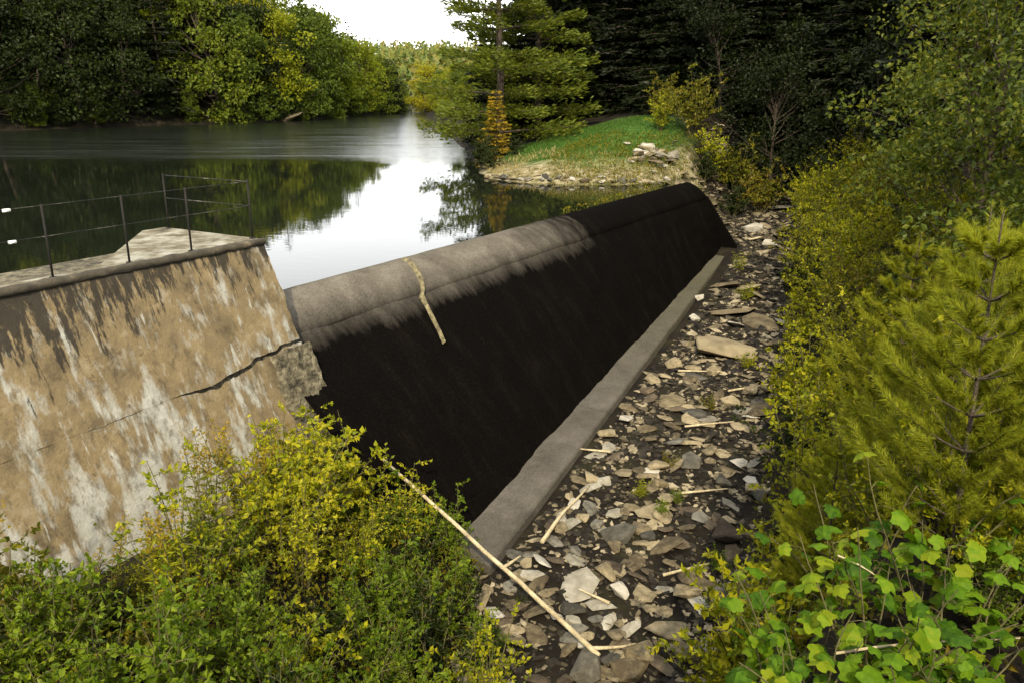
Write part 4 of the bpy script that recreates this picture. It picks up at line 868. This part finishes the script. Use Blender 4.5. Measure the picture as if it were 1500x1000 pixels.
# ================================================================== sticks
MSTK = noisemat('bleached_wood', [(.3, (.2, .16, .1)), (.55, (.38, .32, .2)), (.75, (.5, .44, .31))], 5, bump=.6, stretch=(1, 1, 1), bscale=25)
def stick(name, P, r0, r1, label, group=None, stubs=()):
    e = empty(name, tuple(P[0])); tag(e, label, 'branch', group); P = np.array(P, float); Q = []
    n = 14
    for i in range(n):
        t = i/(n-1)*(len(P)-1); k = min(int(t), len(P)-2); q = P[k]*(1-(t-k))+P[k+1]*(t-k); L_ = np.linalg.norm(P[-1]-P[0]); Q.append(q+np.array([fbm(i*.5, 1, r0*99), fbm(i*.5, 5, r0*99), fbm(i*.5, 9, r0*99)])*L_*.0035)
    Q = np.array(Q)-P[0]; rr = np.linspace(r0, r1, n)*(1+.15*np.array([fbm(i, 3, 3) for i in range(n)]))
    V_, F_ = tube(Q, rr, 8); kid('stem', mesh('stem', V_, F_, MSTK, True), e)
    for (t, d, L_) in stubs:
        p = along(Q, t); V_, F_ = tube(curve(p, d, L_, 4, 0, .1), np.linspace(r1*.8, r1*.3, 4), 6); kid('side_branch', mesh('side_branch', V_, F_, MSTK, True), e)
    return e
# end points found from the lie of the ground and the sill
stick('fallen_pole', [(-2.45, 13.5, -2.55), (-.6, 11.75, -3.3), (1.3, 9.95, -4.1)], .03, .042, 'long bleached fallen pole leaning across the near end of the sill', None, [(.62, (.9, .35, .3), .35), (.97, (1, .1, .0), .7)])
stick('driftwood_stick', [(.55, 13.0, -4.05), (1.0, 14.0, -4.0), (1.6, 15.0, -3.95)], .045, .02, 'bleached driftwood stick lying beside the sill', None)
for i, (x, y, a, L_) in enumerate([(9.3, 36.2, 2.0, 1.8), (9.6, 35.4, 1.75, 1.6), (10.2, 34.3, .2, 1.7), (9.2, 34.9, 2.3, 1.4)]):
    x2, y2 = x+math.cos(a)*L_, y+math.sin(a)*L_; stick('driftwood_stick', [(x, y, gz(x, y)+.12), (x2, y2, gz(x2, y2)+.25)], .04, .02, 'pale driftwood stick in the heap at the far end of the dam', 'driftwood at the dam end')
for i, (x, y, a, L_) in enumerate([(2.6, 12.0, .3, .9), (3.3, 14.6, .1, 1.1), (2.2, 16.4, 2.9, .9), (5.6, 19.5, .25, 1.3), (4.1, 17.6, .1, 1.2), (4.6, 21.0, -.2, 1.2), (1.6, 11.3, 2.5, .6)]):
    x2, y2 = x+math.cos(a)*L_, y+math.sin(a)*L_; stick('driftwood_stick', [(x, y, gz(x, y)+.1), (x2, y2, gz(x2, y2)+.12)], .03, .012, 'thin bleached stick lying among the stones of the bed', 'sticks among the stones')
stick('dead_twig', [(2.5, 5.2, -.25), (3.1, 5.25, -.2), (3.9, 5.2, -.12)], .012, .006, 'thin pale twig lying across the low broad leaved plants', None)
stick('dead_twig', [(2.55, 5.5, .42), (2.72, 5.5, .34), (2.9, 5.5, .22)], .008, .005, 'short pale twig caught in the leaves of the broad leaved plants', None)
